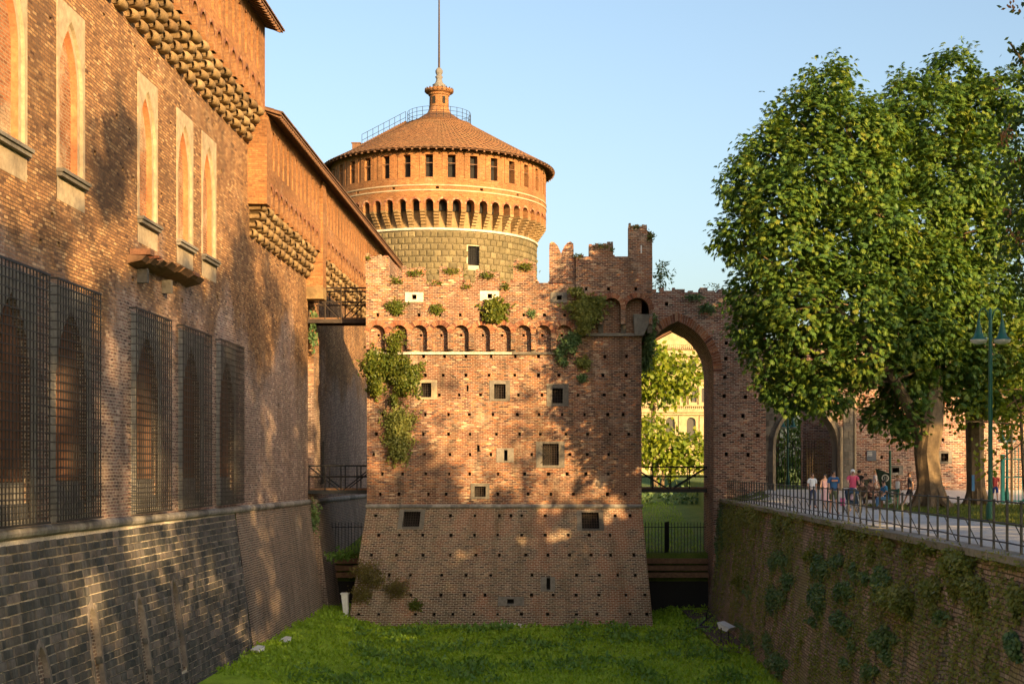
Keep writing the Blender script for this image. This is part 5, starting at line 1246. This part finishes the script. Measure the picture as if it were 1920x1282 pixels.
P = np.array([PM(u, z, -random.uniform(.01,.09)) for u, z in zip(U, Zv)])
tag(quads('wall_creepers', leaf_quads(P, np.tile([[-1,-.3,0]],(len(P),1)), .10*RNG.uniform(.5,1.3,(len(P),1)), .07, .7), M['ivyy'], RNG.random(len(P))), 'thin scattered creepers and moss over the moat wall', 'plants', kind='stuff')
n = 2600; U = RNG.uniform(28,85,n); P = np.array([(9.25+random.uniform(-.15,.2), u, -1.84+random.uniform(-.18,.04)) for u in U if math.sin(u*.9)+math.sin(u*2.3)+.6*math.sin(u*5) > -.5])
tag(quads('coping_weeds', leaf_quads(P, np.tile([[-.7,-.2,.4]],(len(P),1)), .13*RNG.uniform(.5,1.4,(len(P),1)), .05, .1), M['ivyy'], RNG.random(len(P))), 'fringe of dry weeds along the coping of the moat wall', 'plants', kind='stuff')

# ------------------------------------------------------------------ the palace beyond the arch
YP = 300.0; kp_ = YP/F
pal = thing('palace', 'cream stone palace with balustrades and arched windows beyond the trees', 'building', (W(1260,890,YP).x, YP, -2))
M['cream'] = stone('palace_stone', [(.30,.23,.13),(.40,.32,.19)], .2, (.3,.24,.15), per_piece=False, nscale=1.2)
M['pane'] = plain('palace_glass', (.06,.055,.05), .2)
BX = lambda px: (px-CX)*kp_
BZ = lambda py: (CY-py)*kp_
ops = []
for px in range(1148, 1420, 19):
    c = BX(px+1.5)
    ops.append(dict(u0=c-.55, u1=c+.55, v0=BZ(754), v1=BZ(728), depth=.5, back=1)); ops.append(dict(u0=c-.5, u1=c+.5, v0=BZ(695), v1=BZ(676), depth=.5, back=1))
for px in range(1140, 1420, 39):
    c = BX(px); ops.append(dict(u0=c-.95, u1=c+.95, v0=BZ(826), v1=BZ(782), depth=.6, kind='arch', rise=.95, back=1))
mb = MB(); surf(mb, lambda u, v, d: (u, YP+d, v), BX(1130), BX(1420), -2.5, BZ(655), ops, 0)
mb.box(BX(1130), BX(1420), YP+1, YP+14, -2.5, BZ(655), skip='f'); mb.build('facade', [M['cream'], M['pane']], pal)
for py, hh, pr in ((664,1.0,.9),(712,.5,.5),(770,.7,.9),(776,.4,.5),(835,.5,.4)): s = MB(); s.box(BX(1129),BX(1421),YP-pr,YP+.2,BZ(py)-hh/2,BZ(py)+hh/2); s.build('cornice', M['cream'], pal)
bm2 = MB(); bm2.lathe([(.10,0),(.2,.35),(.1,.75),(.14,1.0)], (0,0,0), 6); bm2 = bm2.mesh('palace_baluster', M['cream'])
for py, yy in ((651,.5),(766,.7)):
    for k in range(58): inst('baluster', bm2, pal, (BX(1180)+k*.42, YP-yy, BZ(py)-.5))
    s = MB(); s.box(BX(1178),BX(1345),YP-yy-.2,YP-yy+.2,BZ(py)+.501,BZ(py)+.75); s.build('balustrade_rail', M['cream'], pal)
for px in range(1139, 1420, 19):
    s = MB(); c = BX(px+1.2); s.tube([(c,YP-.12,BZ(768)),(c,YP-.12,BZ(715))],.28,8); s.build('column', M['cream'], pal)
for px in range(1120, 1420, 39): s = MB(); c = BX(px+.5); s.box(c-.45,c+.45,YP-.25,YP+.1,-2.3,BZ(779)); s.build('pilaster', M['cream'], pal)
s = MB(); s.prism([(BX(1205),BZ(652)),(BX(1322),BZ(652)),(BX(1262),BZ(622))], YP+1.5, YP+9); s.build('gable', M['cream'], pal)
s = MB()
for a, b in (((1200,653),(1262,620)),((1327,653),(1262,620))): s.hexa([(BX(a[0]),YP+1,BZ(a[1])),(BX(b[0]),YP+1,BZ(b[1])),(BX(b[0]),YP+10,BZ(b[1])),(BX(a[0]),YP+10,BZ(a[1])),(BX(a[0]),YP+1,BZ(a[1])+.5),(BX(b[0]),YP+1,BZ(b[1])+.5),(BX(b[0]),YP+10,BZ(b[1])+.5),(BX(a[0]),YP+10,BZ(a[1])+.5)])
s.build('roof', M['tile'], pal)

# ------------------------------------------------------------------ lamps, signs, fence, small things
def lamp(label, x, y, z, h, s_=1.0, rz=0.0):
    t = thing('street_lamp', label, 'lamp', (x, y, z)); t.rotation_euler = (0, 0, rz)
    def part(nm, mb, mt, smooth=False): o = bpy.data.objects.new(nm, mb.mesh(nm, mt, smooth)); COL.objects.link(o); o.parent = t; return o
    mb = MB(); mb.lathe([(.16*s_,0),(.16*s_,.5),(.12*s_,.62),(.085*s_,.9),(.075*s_,h*.6),(.06*s_,h),(.0,h+.12)], (0,0,0), 12); part('pole', mb, M['greenpaint'], True)
    for sg in (-1, 1):
        mb = MB(); pts = [(sg*.06*s_,0,h-.35*s_),(sg*.12*s_,0,h-.05*s_),(sg*.24*s_,0,h+.08*s_),(sg*.38*s_,0,h-.02*s_),(sg*.42*s_,0,h-.35*s_)]
        mb.tube(pts, .025*s_, 6); arm = part('arm', mb, M['greenpaint'])
        mb = MB(); c = (sg*.42*s_,0,h-1.05*s_); mb.lathe([(.04*s_,.72*s_),(.07*s_,.55*s_),(.12*s_,.3*s_),(.17*s_,.12*s_),(.29*s_,.02*s_),(.30*s_,0)], c, 14); part('lamp_hood', mb, M['greenpaint'], True)
        mb = MB(); mb.lathe([(.30*s_,0),(.27*s_,-.09*s_),(.12*s_,-.15*s_),(0,-.16*s_)], c, 14); part('lamp_bowl', mb, M['lampglass'], True)
    return t
p = W(1857, 975, 51.5); lamp('tall green double street lamp beside the path', p.x, 51.5, zg_, 7.5)
p = W(1477, 905, 96); lamp('green double lamp standing in the stone portal', p.x, 96, -1.3, 5.0, .9, .3)
p = W(1888, 900, 78); lamp('distant lamp head half hidden in leaves by the teal fence', p.x, 78, -1.85, 4.2, .8, .5)
tf = thing('teal_fence', 'teal painted metal fence at the right edge', 'fence', (24, 76, zg_))
for k in range(16): x = (1883-CX)/F*76+k*.19; s = MB(); s.box(x-.02,x+.02,75.98,76.02,zg_,zg_+(3.0 if k > 1 else 2.5)); s.build('fence_bar', M['teal'], tf)
for z in (.15, 1.4, 2.35): s = MB(); s.box((1883-CX)/F*76,(1883-CX)/F*76+3.1,75.96,76.0,zg_+z-.03,zg_+z+.03); s.build('fence_rail', M['teal'], tf)
x = (1880-CX)/F*76; s = MB(); s.box(x-.09,x+.09,75.9,76.1,zg_,zg_+2.6); s.build('fence_post', M['teal'], tf)
s = MB(); s.bar((x+2.3,75.5,zg_),(x+.9,75.5,zg_+.15),.05); s.bar((x+.9,75.5,zg_+.15),(x+2.4,75.5,zg_+1.9),.05); s.build('brace', M['teal'], tf)
p = W(1897, 900, 74.5); s = MB(); s.tube([(p.x,74.5,zg_-.02),(p.x,74.5,zg_+4.2)],.07,8); tag(s.build('wooden_stake', M['giltiron']), 'pale wooden stake in front of the teal fence', 'stake')
p = W(1636, 854, YG); pl = thing('info_plaque', 'dark slate plaque with white lettering on the portal wall', 'plaque', (p.x, YG+.3, p.z))
s = MB(); s.box(p.x-.28,p.x+.28,YG+.28,YG+.34,p.z-.3,p.z+.3); s.build('panel', M['bluegrey'], pl)
s = MB()
for k, (w, n_) in enumerate(((.10,.16),(.12,.2),(.2,.14))):
    for q in range(4): s.box(p.x-.24+q*.075,p.x-.19+q*.075,YG+.272,YG+.279,p.z+.2-k*.09-.03,p.z+.2-k*.09+.015)
tag(s.build('lettering', M['whitepaint'], pl), kind='stuff')
p = W(1669, 915, 78); pole = thing('sign_pole', 'slim green pole beside the dark banner', 'pole', (p.x, 78, -1.85)); s = MB(); s.tube([(p.x,78,-1.87),(p.x,78,W(0,845,78).z)],.07,8); s.build('shaft', M['greenpaint'], pole); s = MB(); s.tube([(p.x,78,-1.86),(p.x,78,-1.6)],.11,8); s.build('collar', M['greenpaint'], pole)
p = W(1656, 893, 76); bn = thing('banner_board', 'dark green board with white ring emblem near the wall', 'sign', (p.x, 76, -1.85))
s = MB(); s.prism([(p.x-.42,.0),(p.x-.2,-.05),(p.x+.35,-.28),(p.x+.34,-1.2),(p.x-.1,-1.2)], 75.95, 76.02); s.build('board', plain('banner_cloth', (.012,.035,.024), .8), bn)
s = MB(); s.box(p.x-.08,p.x-.02,76.03,76.1,-1.87,-.3); s.box(p.x+.24,p.x+.3,76.03,76.1,-1.87,-.4); s.build('leg', M['blackpl'], bn)
s = MB()
for k in range(18):
    a0, a1 = 6.2832*k/18, 6.2832*(k+1)/18; q = lambda a, r: (p.x+.1+r*math.cos(a), 75.944, -.5+r*math.sin(a)); s.face([q(a0,.13), q(a1,.13), q(a1,.2), q(a0,.2)])
for dx in (-.05,.03): s.box(p.x+.1+dx,p.x+.13+dx,75.938,75.945,-.58,-.43)
s.build('emblem', M['whitepaint'], bn)
p = W(1826, 905, 72.3); bs = thing('blue_sign', 'small blue sign fixed to the slimmer chestnut trunk', 'sign', (p.x, 72.5, p.z)); s = MB(); s.box(p.x-.07,p.x+.07,72.42,72.46,p.z-.4,p.z+.4); s.build('panel', M['blue'], bs); s = MB(); s.box(p.x+.02,p.x+.12,72.461,72.6,p.z-.05,p.z+.05); s.build('bracket', M['iron'], bs)
# moat floor: floodlights and a white duct
def flood(label, x, y, rz, sc=1.0, up=.25):
    t = thing('floodlight', label, 'floodlight', (x, y, moat_z(x, y))); t.rotation_euler = (0, 0, rz); t.scale = (sc,)*3
    def part(nm, mb, mt): o = bpy.data.objects.new(nm, mb.mesh(nm, mt)); COL.objects.link(o); o.parent = t
    mb = MB(); mb.hexa([(-.34,-.22,up),(.34,-.22,up),(.3,.12,up+.1),(-.3,.12,up+.1),(-.34,-.3,up+.12),(.34,-.3,up+.12),(.3,.2,up+.34),(-.3,.2,up+.34)]); part('housing', mb, M['whitepaint'])
    mb = MB(); mb.hexa([(-.30,-.31,up+.13),(.30,-.31,up+.13),(.27,.15,up+.335),(-.27,.15,up+.335),(-.30,-.32,up+.14),(.30,-.32,up+.14),(.27,.14,up+.345),(-.27,.14,up+.345)]); part('glass', mb, M['lampglass'])
    mb = MB(); mb.bar((-.36,0,0),(-.36,0,up+.15),.025); mb.bar((.36,0,0),(.36,0,up+.15),.025); mb.bar((-.36,0,.02),(.36,0,.02),.025); part('yoke', mb, M['blackpl'])
flood('dark yoked floodlight at the foot of the ivy covered moat wall', 7.75, 69.5, R(60), 1.25, .55)
flood('grey floodlight lying in the weeds, farther of two by the castle wall', -13.2*.985, 67.3, R(-50), .8, .06)
flood('grey floodlight lying in the weeds, nearer of two by the castle wall', -13.2, 62.2, R(-40), .8, .06)
t = thing('dead_branch', 'dark dead branch lying by the moat wall', 'branch', (7.6, 77, -8.5)); mb = MB(); limb(mb, (7.0,76.5,-8.5),(8.0,77.5,-7.9),.06,.03,6); limb(mb,(7.6,77.1,-8.15),(7.7,76.6,-7.4),.05,.02,6); limb(mb,(6.7,75.5,-8.45),(7.9,75.2,-8.3),.05,.03,6); mb.build('bough', M['blackpl'], t)
t = thing('duct', 'white tapering duct box at the lower left corner of the tower', 'duct', (-12.3, 80.4, -8.6)); s = MB(); s.hexa([(-12.22,80.2,-8.7),(-12.05,80.2,-8.7),(-12.05,80.6,-8.7),(-12.22,80.6,-8.7),(-12.42,80.1,-7.0),(-12.05,80.1,-7.0),(-12.05,80.6,-7.0),(-12.42,80.6,-7.0)]); s.build('casing', M['whitepaint'], t); s = MB(); s.box(-12.46,-12.01,80.06,80.64,-6.999,-6.93); s.build('lid', M['whitepaint'], t)
s = MB(); s.lathe([(0,.16),(.5,.14),(.85,.05),(1.0,-.1)], (-3.0,79.7,-8.72), 10); o = tag(s.build('rubble_stone', M['white'], smooth=True), 'flat pale stone in the grass at the tower foot', 'stone')

# ------------------------------------------------------------------ people
SK = {}
def skin_col(i): return [(.50,.28,.19),(.42,.22,.14),(.58,.36,.26)][i % 3]
for i in range(3): SK[i] = plain('skin_%d' % i, skin_col(i), .55, var=.06)
HAIR = {'dark': plain('dark_hair', (.025,.017,.012), .6), 'brown': plain('brown_hair', (.09,.05,.028), .6), 'fair': plain('fair_hair', (.30,.19,.09), .6)}
CL = {}
def cloth(c):
    if c not in CL: CL[c] = plain('cloth_%d' % len(CL), c, .85, var=.14, scale=14, bs=.2)
    return CL[c]
def skinned(name, V, E, Rr, mat, parent, lvl=2):
    me = bpy.data.meshes.new(name); me.from_pydata(V, E, []); me.materials.append(mat)
    o = bpy.data.objects.new(name, me); COL.objects.link(o); o.parent = parent
    o.modifiers.new('Skin', 'SKIN').use_smooth_shade = True
    for i, s_ in enumerate(me.skin_vertices[0].data):
        r_ = Rr[i]; s_.radius = r_ if hasattr(r_, '__len__') else (r_, r_); s_.use_root = (i == 0)
    sub = o.modifiers.new('Sub', 'SUBSURF'); sub.levels = 1; sub.render_levels = lvl; return o
def person(label, px, py, hpx, rz, top, bottom, legs='trousers', hair='dark', cap=None, skin=0, seated=False, stride=.12, sleeve='short', fem=False, armf=(0,0), print_=None, Y=None, long_hair=False):
    """px, py: where the feet stand in the photograph; hpx: height in photograph pixels; the figure faces local -Y"""
    if Y is None: Y = 1.84*F/(py-CY)
    x = (px-CX)/F*Y; zg0 = max(ground_z(x, Y)+.007, pz); h = hpx*Y/F; k = h/1.72 if not seated else 1.0
    t = thing('person', label, 'person', (x, Y, zg0)); t.rotation_euler = (0, 0, rz); t.scale = (k, k, k)
    sh, hp = (.185, .105) if not fem else (.16, .11)
    if seated: pel = Vector((0,.12,.50))
    else: pel = Vector((0,0,.93))
    up = lambda d, y=0.0: pel + Vector((0, y, d))
    lean = -.10 if seated else 0
    J = dict(pel=pel, waist=up(.16,lean*.3), chest=up(.38,lean*.8), nb=up(.54,lean*1.0), neck=up(.61,lean*1.2-.01), head=up(.70,lean*1.3-.02), crown=up(.77,lean*1.3-.015))
    for s_, nm, st, af in ((-1,'l',stride,armf[0]),(1,'r',-stride,armf[1])):
        J['sh'+nm] = J['nb'] + Vector((s_*sh,0,-.05))
        el = J['sh'+nm] + Vector((s_*.05, .04-.22*af-st*.6, -.27+.08*abs(af))); J['el'+nm] = el
        wr = el + Vector((-s_*.02, -.10-.18*af-st*.5, -.22+.16*abs(af))); J['wr'+nm] = wr
        J['hip'+nm] = pel + Vector((s_*hp*.85,0,-.03))
        if seated:
            J['kn'+nm] = pel + Vector((s_*.11,-.44,.0)); J['an'+nm] = Vector((s_*.11, pel.y-.40-.12*(s_ > 0), .09))
        else:
            J['kn'+nm] = Vector((s_*hp*.9, st*.9-.02, .50)); J['an'+nm] = Vector((s_*hp*.9, st*1.9+.01*abs(st), .09))
        J['toe'+nm] = J['an'+nm] + Vector((s_*.02,-.17,-.055))
    V, E, Rr = [], [], []; idx = {}
    def add(nm, p, r_, par=None):
        idx[nm] = len(V); V.append(tuple(p)); Rr.append(r_)
        if par: E.append((idx[par], idx[nm]))
    tw = (.15,.10) if not fem else (.135,.095)
    add('pel', J['pel'], tw); add('waist', J['waist'], (tw[0]*.85,.09),'pel'); add('chest', J['chest'], (tw[0]*1.02,.105),'waist'); add('nb', J['nb'], (.085,.07),'chest')
    add('neck', J['neck'], .052,'nb'); add('head', J['head'], (.075,.09),'neck'); add('crown', J['crown'], (.07,.085),'head'); add('nose', J['head']+Vector((0,-.095,.0)), .016,'head')
    for nm in 'lr':
        add('sh'+nm, J['sh'+nm], .058,'nb'); add('el'+nm, J['el'+nm], .042,'sh'+nm); add('wr'+nm, J['wr'+nm], .028,'el'+nm)
        d = (J['wr'+nm]-J['el'+nm]).normalized(); pm = J['wr'+nm]+d*.07; add('pm'+nm, pm, (.036,.02),'wr'+nm)
        for q in range(4):
            b = pm + d*.045 + Vector((0,(q-1.5)*.018,0)); add('f%d%s' % (q,nm), b+Vector((0,0,-.0)), .009,'pm'+nm); add('g%d%s' % (q,nm), b+d*(.035-.006*abs(q-1.3))+Vector((0,-.012,0)), .007,'f%d%s' % (q,nm))
        add('th'+nm, J['wr'+nm]+d*.05+Vector((0,-.04,0)), .010,'wr'+nm)
        add('hip'+nm, J['hip'+nm], .088,'pel'); add('kn'+nm, J['kn'+nm], .055,'hip'+nm); add('an'+nm, J['an'+nm], .036,'kn'+nm); add('toe'+nm, J['toe'+nm], .032,'an'+nm)
    skinned('body', V, E, Rr, SK[skin], t)
    def sub(name, spec, mat):
        ids = {}; V2, E2, R2 = [], [], []
        for nm, p, r_, par in spec:
            ids[nm] = len(V2); V2.append(tuple(p)); R2.append(r_)
            if par: E2.append((ids[par], ids[nm]))
        return skinned(name, V2, E2, R2, mat, t)
    tp = [('waist',J['waist'],(tw[0]*1.05,.118),None),('hem',J['pel']+Vector((0,0,.02)),(tw[0]*1.12,.125),'waist'),('chest',J['chest'],(tw[0]*1.16,.125),'waist'),('nb',J['nb']+Vector((0,0,-.01)),(.105,.085),'chest')]
    for nm in 'lr':
        if sleeve != 'none':
            m_ = J['sh'+nm].lerp(J['el'+nm], .72 if sleeve == 'short' else 1.0); tp += [('sh'+nm,J['sh'+nm],.075,'nb'),('sl'+nm,m_,.066,'sh'+nm)]
            if sleeve == 'long': tp += [('cf'+nm,J['el'+nm].lerp(J['wr'+nm],.92),.045,'sl'+nm)]
        else: tp += [('sh'+nm,J['sh'+nm].lerp(J['nb'],.45),.055,'nb')]
    shirt = sub('shirt', tp, cloth(top))
    if print_:
        s = MB(); c = J['chest']; s.box(c.x-.12,c.x+.12,c.y-.165,c.y-.1,c.z+.0,c.z+.07); o = bpy.data.objects.new('shirt_print', s.mesh('shirt_print', cloth(print_))); COL.objects.link(o); o.parent = shirt
    if legs == 'skirt':
        s = MB(); s.lathe([(.135,.2),(.155,.0),(.19,-.28),(.21,-.48)], tuple(pel), 14); o = bpy.data.objects.new('skirt', s.mesh('skirt', cloth(bottom), True)); COL.objects.link(o); o.parent = t
    else:
        f = {'trousers':(1.0,.95),'shorts':(.88,0)}[legs]; bt = [('pel',J['pel'],(tw[0]*1.06,.118),None),('wb',J['pel']+Vector((0,0,.09)),(tw[0]*.98,.108),'pel')]
        for nm in 'lr':
            bt += [('hip'+nm,J['hip'+nm],.105,'pel'),('kn'+nm,J['hip'+nm].lerp(J['kn'+nm],f[0]),.074 if legs == 'trousers' else .088,'hip'+nm)]
            if legs == 'trousers': bt += [('an'+nm,J['kn'+nm].lerp(J['an'+nm],.93),.056,'kn'+nm)]
        sub(legs, bt, cloth(bottom))
    for nm in 'lr': sub('shoe', [('a',J['an'+nm]+Vector((0,.03,-.045)),.045,None),('b',J['toe'+nm]+Vector((0,.02,.005)),.042,'a')], cloth((.05,.05,.055)) if not fem else cloth((.25,.2,.17)))
    hd = J['head']; s = MB(); prof = [(.0,.135),(.05,.125),(.085,.085),(.098,.03),(.092,-.02)]
    s.lathe(prof, (hd.x, hd.y+.018, hd.z), 14); mt = cloth(cap) if cap else HAIR[hair]; o = bpy.data.objects.new('cap' if cap else 'hair', s.mesh('hair', mt, True)); COL.objects.link(o); o.parent = t
    if cap: s = MB(); s.lathe([(.0,0),(.10,-.005)], (hd.x,hd.y-.075,hd.z+.045), 10); q = bpy.data.objects.new('peak', s.mesh('peak', mt)); COL.objects.link(q); q.parent = o
    if long_hair: sub('long_hair', [('a',hd+Vector((0,.06,.03)),(.075,.05),None),('b',hd+Vector((0,.085,-.1)),(.07,.04),'a'),('c',hd+Vector((0,.09,-.22)),(.05,.03),'b')], HAIR[hair])
    s = MB()
    for sx in (-.03,.03): s.box(hd.x+sx-.012,hd.x+sx+.012,hd.y-.094,hd.y-.078,hd.z+.012,hd.z+.026)
    s.box(hd.x-.025,hd.x+.025,hd.y-.090,hd.y-.07,hd.z-.052,hd.z-.044); o = bpy.data.objects.new('eyes_and_mouth', s.mesh('face_marks', cloth((.06,.025,.02)))); COL.objects.link(o); o.parent = t
    s = MB()
    for sx in (-1,1): s.box(hd.x+sx*.082,hd.x+sx*.096,hd.y-.005,hd.y+.03,hd.z-.025,hd.z+.03)
    o = bpy.data.objects.new('ears', s.mesh('ears', SK[skin])); COL.objects.link(o); o.parent = t
    return t
person('person in white short sleeved shirt and dark jeans, leftmost of the group', 1523, 952, 64, R(10), (.72,.74,.76), (.03,.045,.10), 'trousers', 'brown', stride=.06)
person('person in pale pink dress beside the blue T-shirt', 1547, 955, 66, R(-20), (.72,.45,.45), (.72,.45,.45), 'skirt', 'dark', fem=True, sleeve='none', skin=2, stride=.1, long_hair=True)
person('person in blue T-shirt with orange print and olive shorts', 1563, 963, 80, R(8), (.035,.12,.27), (.12,.14,.07), 'shorts', 'dark', stride=.1, print_=(.75,.32,.18))
person('person in pink T-shirt and white cap pushing a stroller', 1599, 958, 77, R(-5), (.62,.09,.17), (.25,.25,.28), 'trousers', 'dark', cap=(.8,.79,.76), armf=(1,1), stride=.05)
person('person in black standing behind the pink T-shirt', 1611, 948, 65, R(180), (.015,.018,.022), (.03,.03,.035), 'trousers', 'dark', sleeve='long', stride=.03, Y=72)
person('person with long dark hair and olive top near the bench', 1623, 950, 61, R(-35), (.06,.06,.035), (.04,.035,.03), 'trousers', 'dark', fem=True, stride=.04, Y=70, long_hair=True)
person('person in pale top walking behind the dark board', 1641, 943, 55, R(70), (.62,.60,.64), (.3,.26,.24), 'trousers', 'fair', fem=True, Y=80)
person('person in blue shirt and jeans sitting on the green bench', 1658, 955, 46, R(-80), (.03,.16,.30), (.07,.17,.30), 'trousers', 'dark', seated=True, armf=(.6,.6), Y=65)
person('person sitting in camouflage brown clothes behind the stroller', 1617, 950, 46, R(-40), (.09,.06,.035), (.06,.05,.035), 'trousers', 'brown', seated=True, armf=(.5,.5), Y=67)
person('person sitting in dark brown beside the camouflage clothes', 1633, 950, 46, R(30), (.10,.045,.03), (.05,.03,.025), 'trousers', 'dark', seated=True, armf=(.5,.5), Y=67.4, skin=1)
person('person in white sleeveless top and tan shorts by the chestnut trunk', 1683, 948, 57, R(160), (.75,.75,.80), (.36,.20,.10), 'shorts', 'fair', fem=True, sleeve='none', stride=.1, Y=71)
person('person in dark grey T-shirt and black shorts by the chestnut trunk', 1706, 948, 62, R(-100), (.06,.06,.08), (.02,.02,.03), 'shorts', 'brown', stride=.18, Y=71)
person('person in red shirt and blue shorts behind the green lamp post', 1866, 940, 56, R(175), (.60,.09,.08), (.03,.06,.28), 'shorts', 'brown', Y=77, stride=.12)
# benches and the stroller
def bench(label, x, y, rz, mat, ln=1.5):
    t = thing('park_bench', label, 'bench', (x, y, pz)); t.rotation_euler = (0,0,rz)
    def part(nm, mb): o = bpy.data.objects.new(nm, mb.mesh(nm, mat)); COL.objects.link(o); o.parent = t
    for k in range(4): s = MB(); s.box(-ln/2,ln/2,-.2+k*.115,-.1+k*.115,.40,.435); part('seat_slat', s)
    for k in range(3): s = MB(); s.box(-ln/2,ln/2,.27+.02*k,.30+.02*k,.55+k*.13,.65+k*.13); part('back_slat', s)
    for sx in (-ln/2+.1, ln/2-.1):
        s = MB(); s.box(sx-.03,sx+.03,-.2,-.14,0,.399); part('leg', s); s = MB(); s.hexa([(sx-.03,.24,0),(sx+.03,.24,0),(sx+.03,.30,0),(sx-.03,.30,0),(sx-.03,.302,.95),(sx+.03,.302,.95),(sx+.03,.36,.95),(sx-.03,.36,.95)]); part('leg', s)
p = W(1660,955,65); bench('green slatted bench under the person in blue', p.x+.02, 65, R(-80), M['greenpaint'])
p = W(1625,950,67); bench('brown slatted bench under the two seated people in brown', p.x, 67.25, R(-5), M['wood'], 1.7)
p = W(1600, 962, 59.2)
st_ = thing('stroller', 'dark blue hooded stroller with pink bag in front of the pink T-shirt', 'stroller', (p.x, 59.4, pz))
def sp(nm, mb, mt, smooth=False, par=None): o = bpy.data.objects.new(nm, mb.mesh(nm, mt, smooth)); COL.objects.link(o); o.parent = par or st_; return o
navy = plain('stroller_cloth', (.02,.05,.09), .8); 
wm = MB()
for a, b in ((.155,.125),): 
    wm.tube([(.0+.0,math.cos(q*math.pi/7)*.14,math.sin(q*math.pi/7)*.14) for q in range(15)], .022, 6, cap=False)
for sx, sy in ((-.28,-.35),(.28,-.35),(-.30,.35),(.30,.35)):
    w_ = sp('wheel', wm, M['blackpl']); w_.location = (sx, sy, .165)
    h_ = MB()
    for q in range(3): c, s2 = math.cos(q*math.pi/3), math.sin(q*math.pi/3); h_.bar((0,-c*.13,-s2*.13),(0,c*.13,s2*.13),.008)
    sp('spokes', h_, M['whitepaint'], False, w_)
s = MB()
for sx in (-.27,.27): s.bar((sx,-.35,.165),(sx,.15,.62),.016); s.bar((sx,.35,.165),(sx,-.1,.55),.016); s.bar((sx,.1,.58),(sx,.5,1.02),.016)
s.bar((-.27,.5,1.02),(.27,.5,1.02),.018); sp('frame', s, M['whitepaint'])
s = MB(); s.hexa([(-.22,-.22,.40),(.22,-.22,.40),(.22,.2,.38),(-.22,.2,.38),(-.24,-.24,.46),(.24,-.24,.46),(.24,.22,.46),(-.24,.22,.46)]); s.hexa([(-.24,.18,.46),(.24,.18,.46),(.24,.25,.46),(-.24,.25,.46),(-.24,.30,.95),(.24,.30,.95),(.24,.36,.95),(-.24,.36,.95)]); sp('seat', s, navy)
s = MB()
for k in range(8):
    a0, a1 = R(20+k*17), R(20+(k+1)*17); r_ = .34
    for i in range(6):
        x0, x1 = -.26+.52*i/6, -.26+.52*(i+1)/6; b0, b1 = math.sqrt(max(.3,1-(x0/.34)**2)), math.sqrt(max(.3,1-(x1/.34)**2))
        q = lambda x_, a_, b_: (x_, .12-r_*b_*math.cos(a_), .72+r_*b_*math.sin(a_)); s.face([q(x0,a0,b0), q(x1,a0,b1), q(x1,a1,b1), q(x0,a1,b0)])
sp('hood', s, navy, True)
s = MB(); s.hexa([(-.42,.1,.3),(-.3,.1,.3),(-.3,.35,.3),(-.42,.35,.3),(-.44,.1,.62),(-.29,.1,.62),(-.29,.35,.62),(-.44,.35,.62)]); sp('bag', s, plain('pink_bag', (.65,.12,.35), .7))
s = MB(); s.lathe([(0,.2),(.06,.18),(.09,.08),(.10,-.05),(.0,-.12)], (0,-.02,.62), 10); sp('blanket', s, plain('blanket', (.6,.45,.55), .9), True)
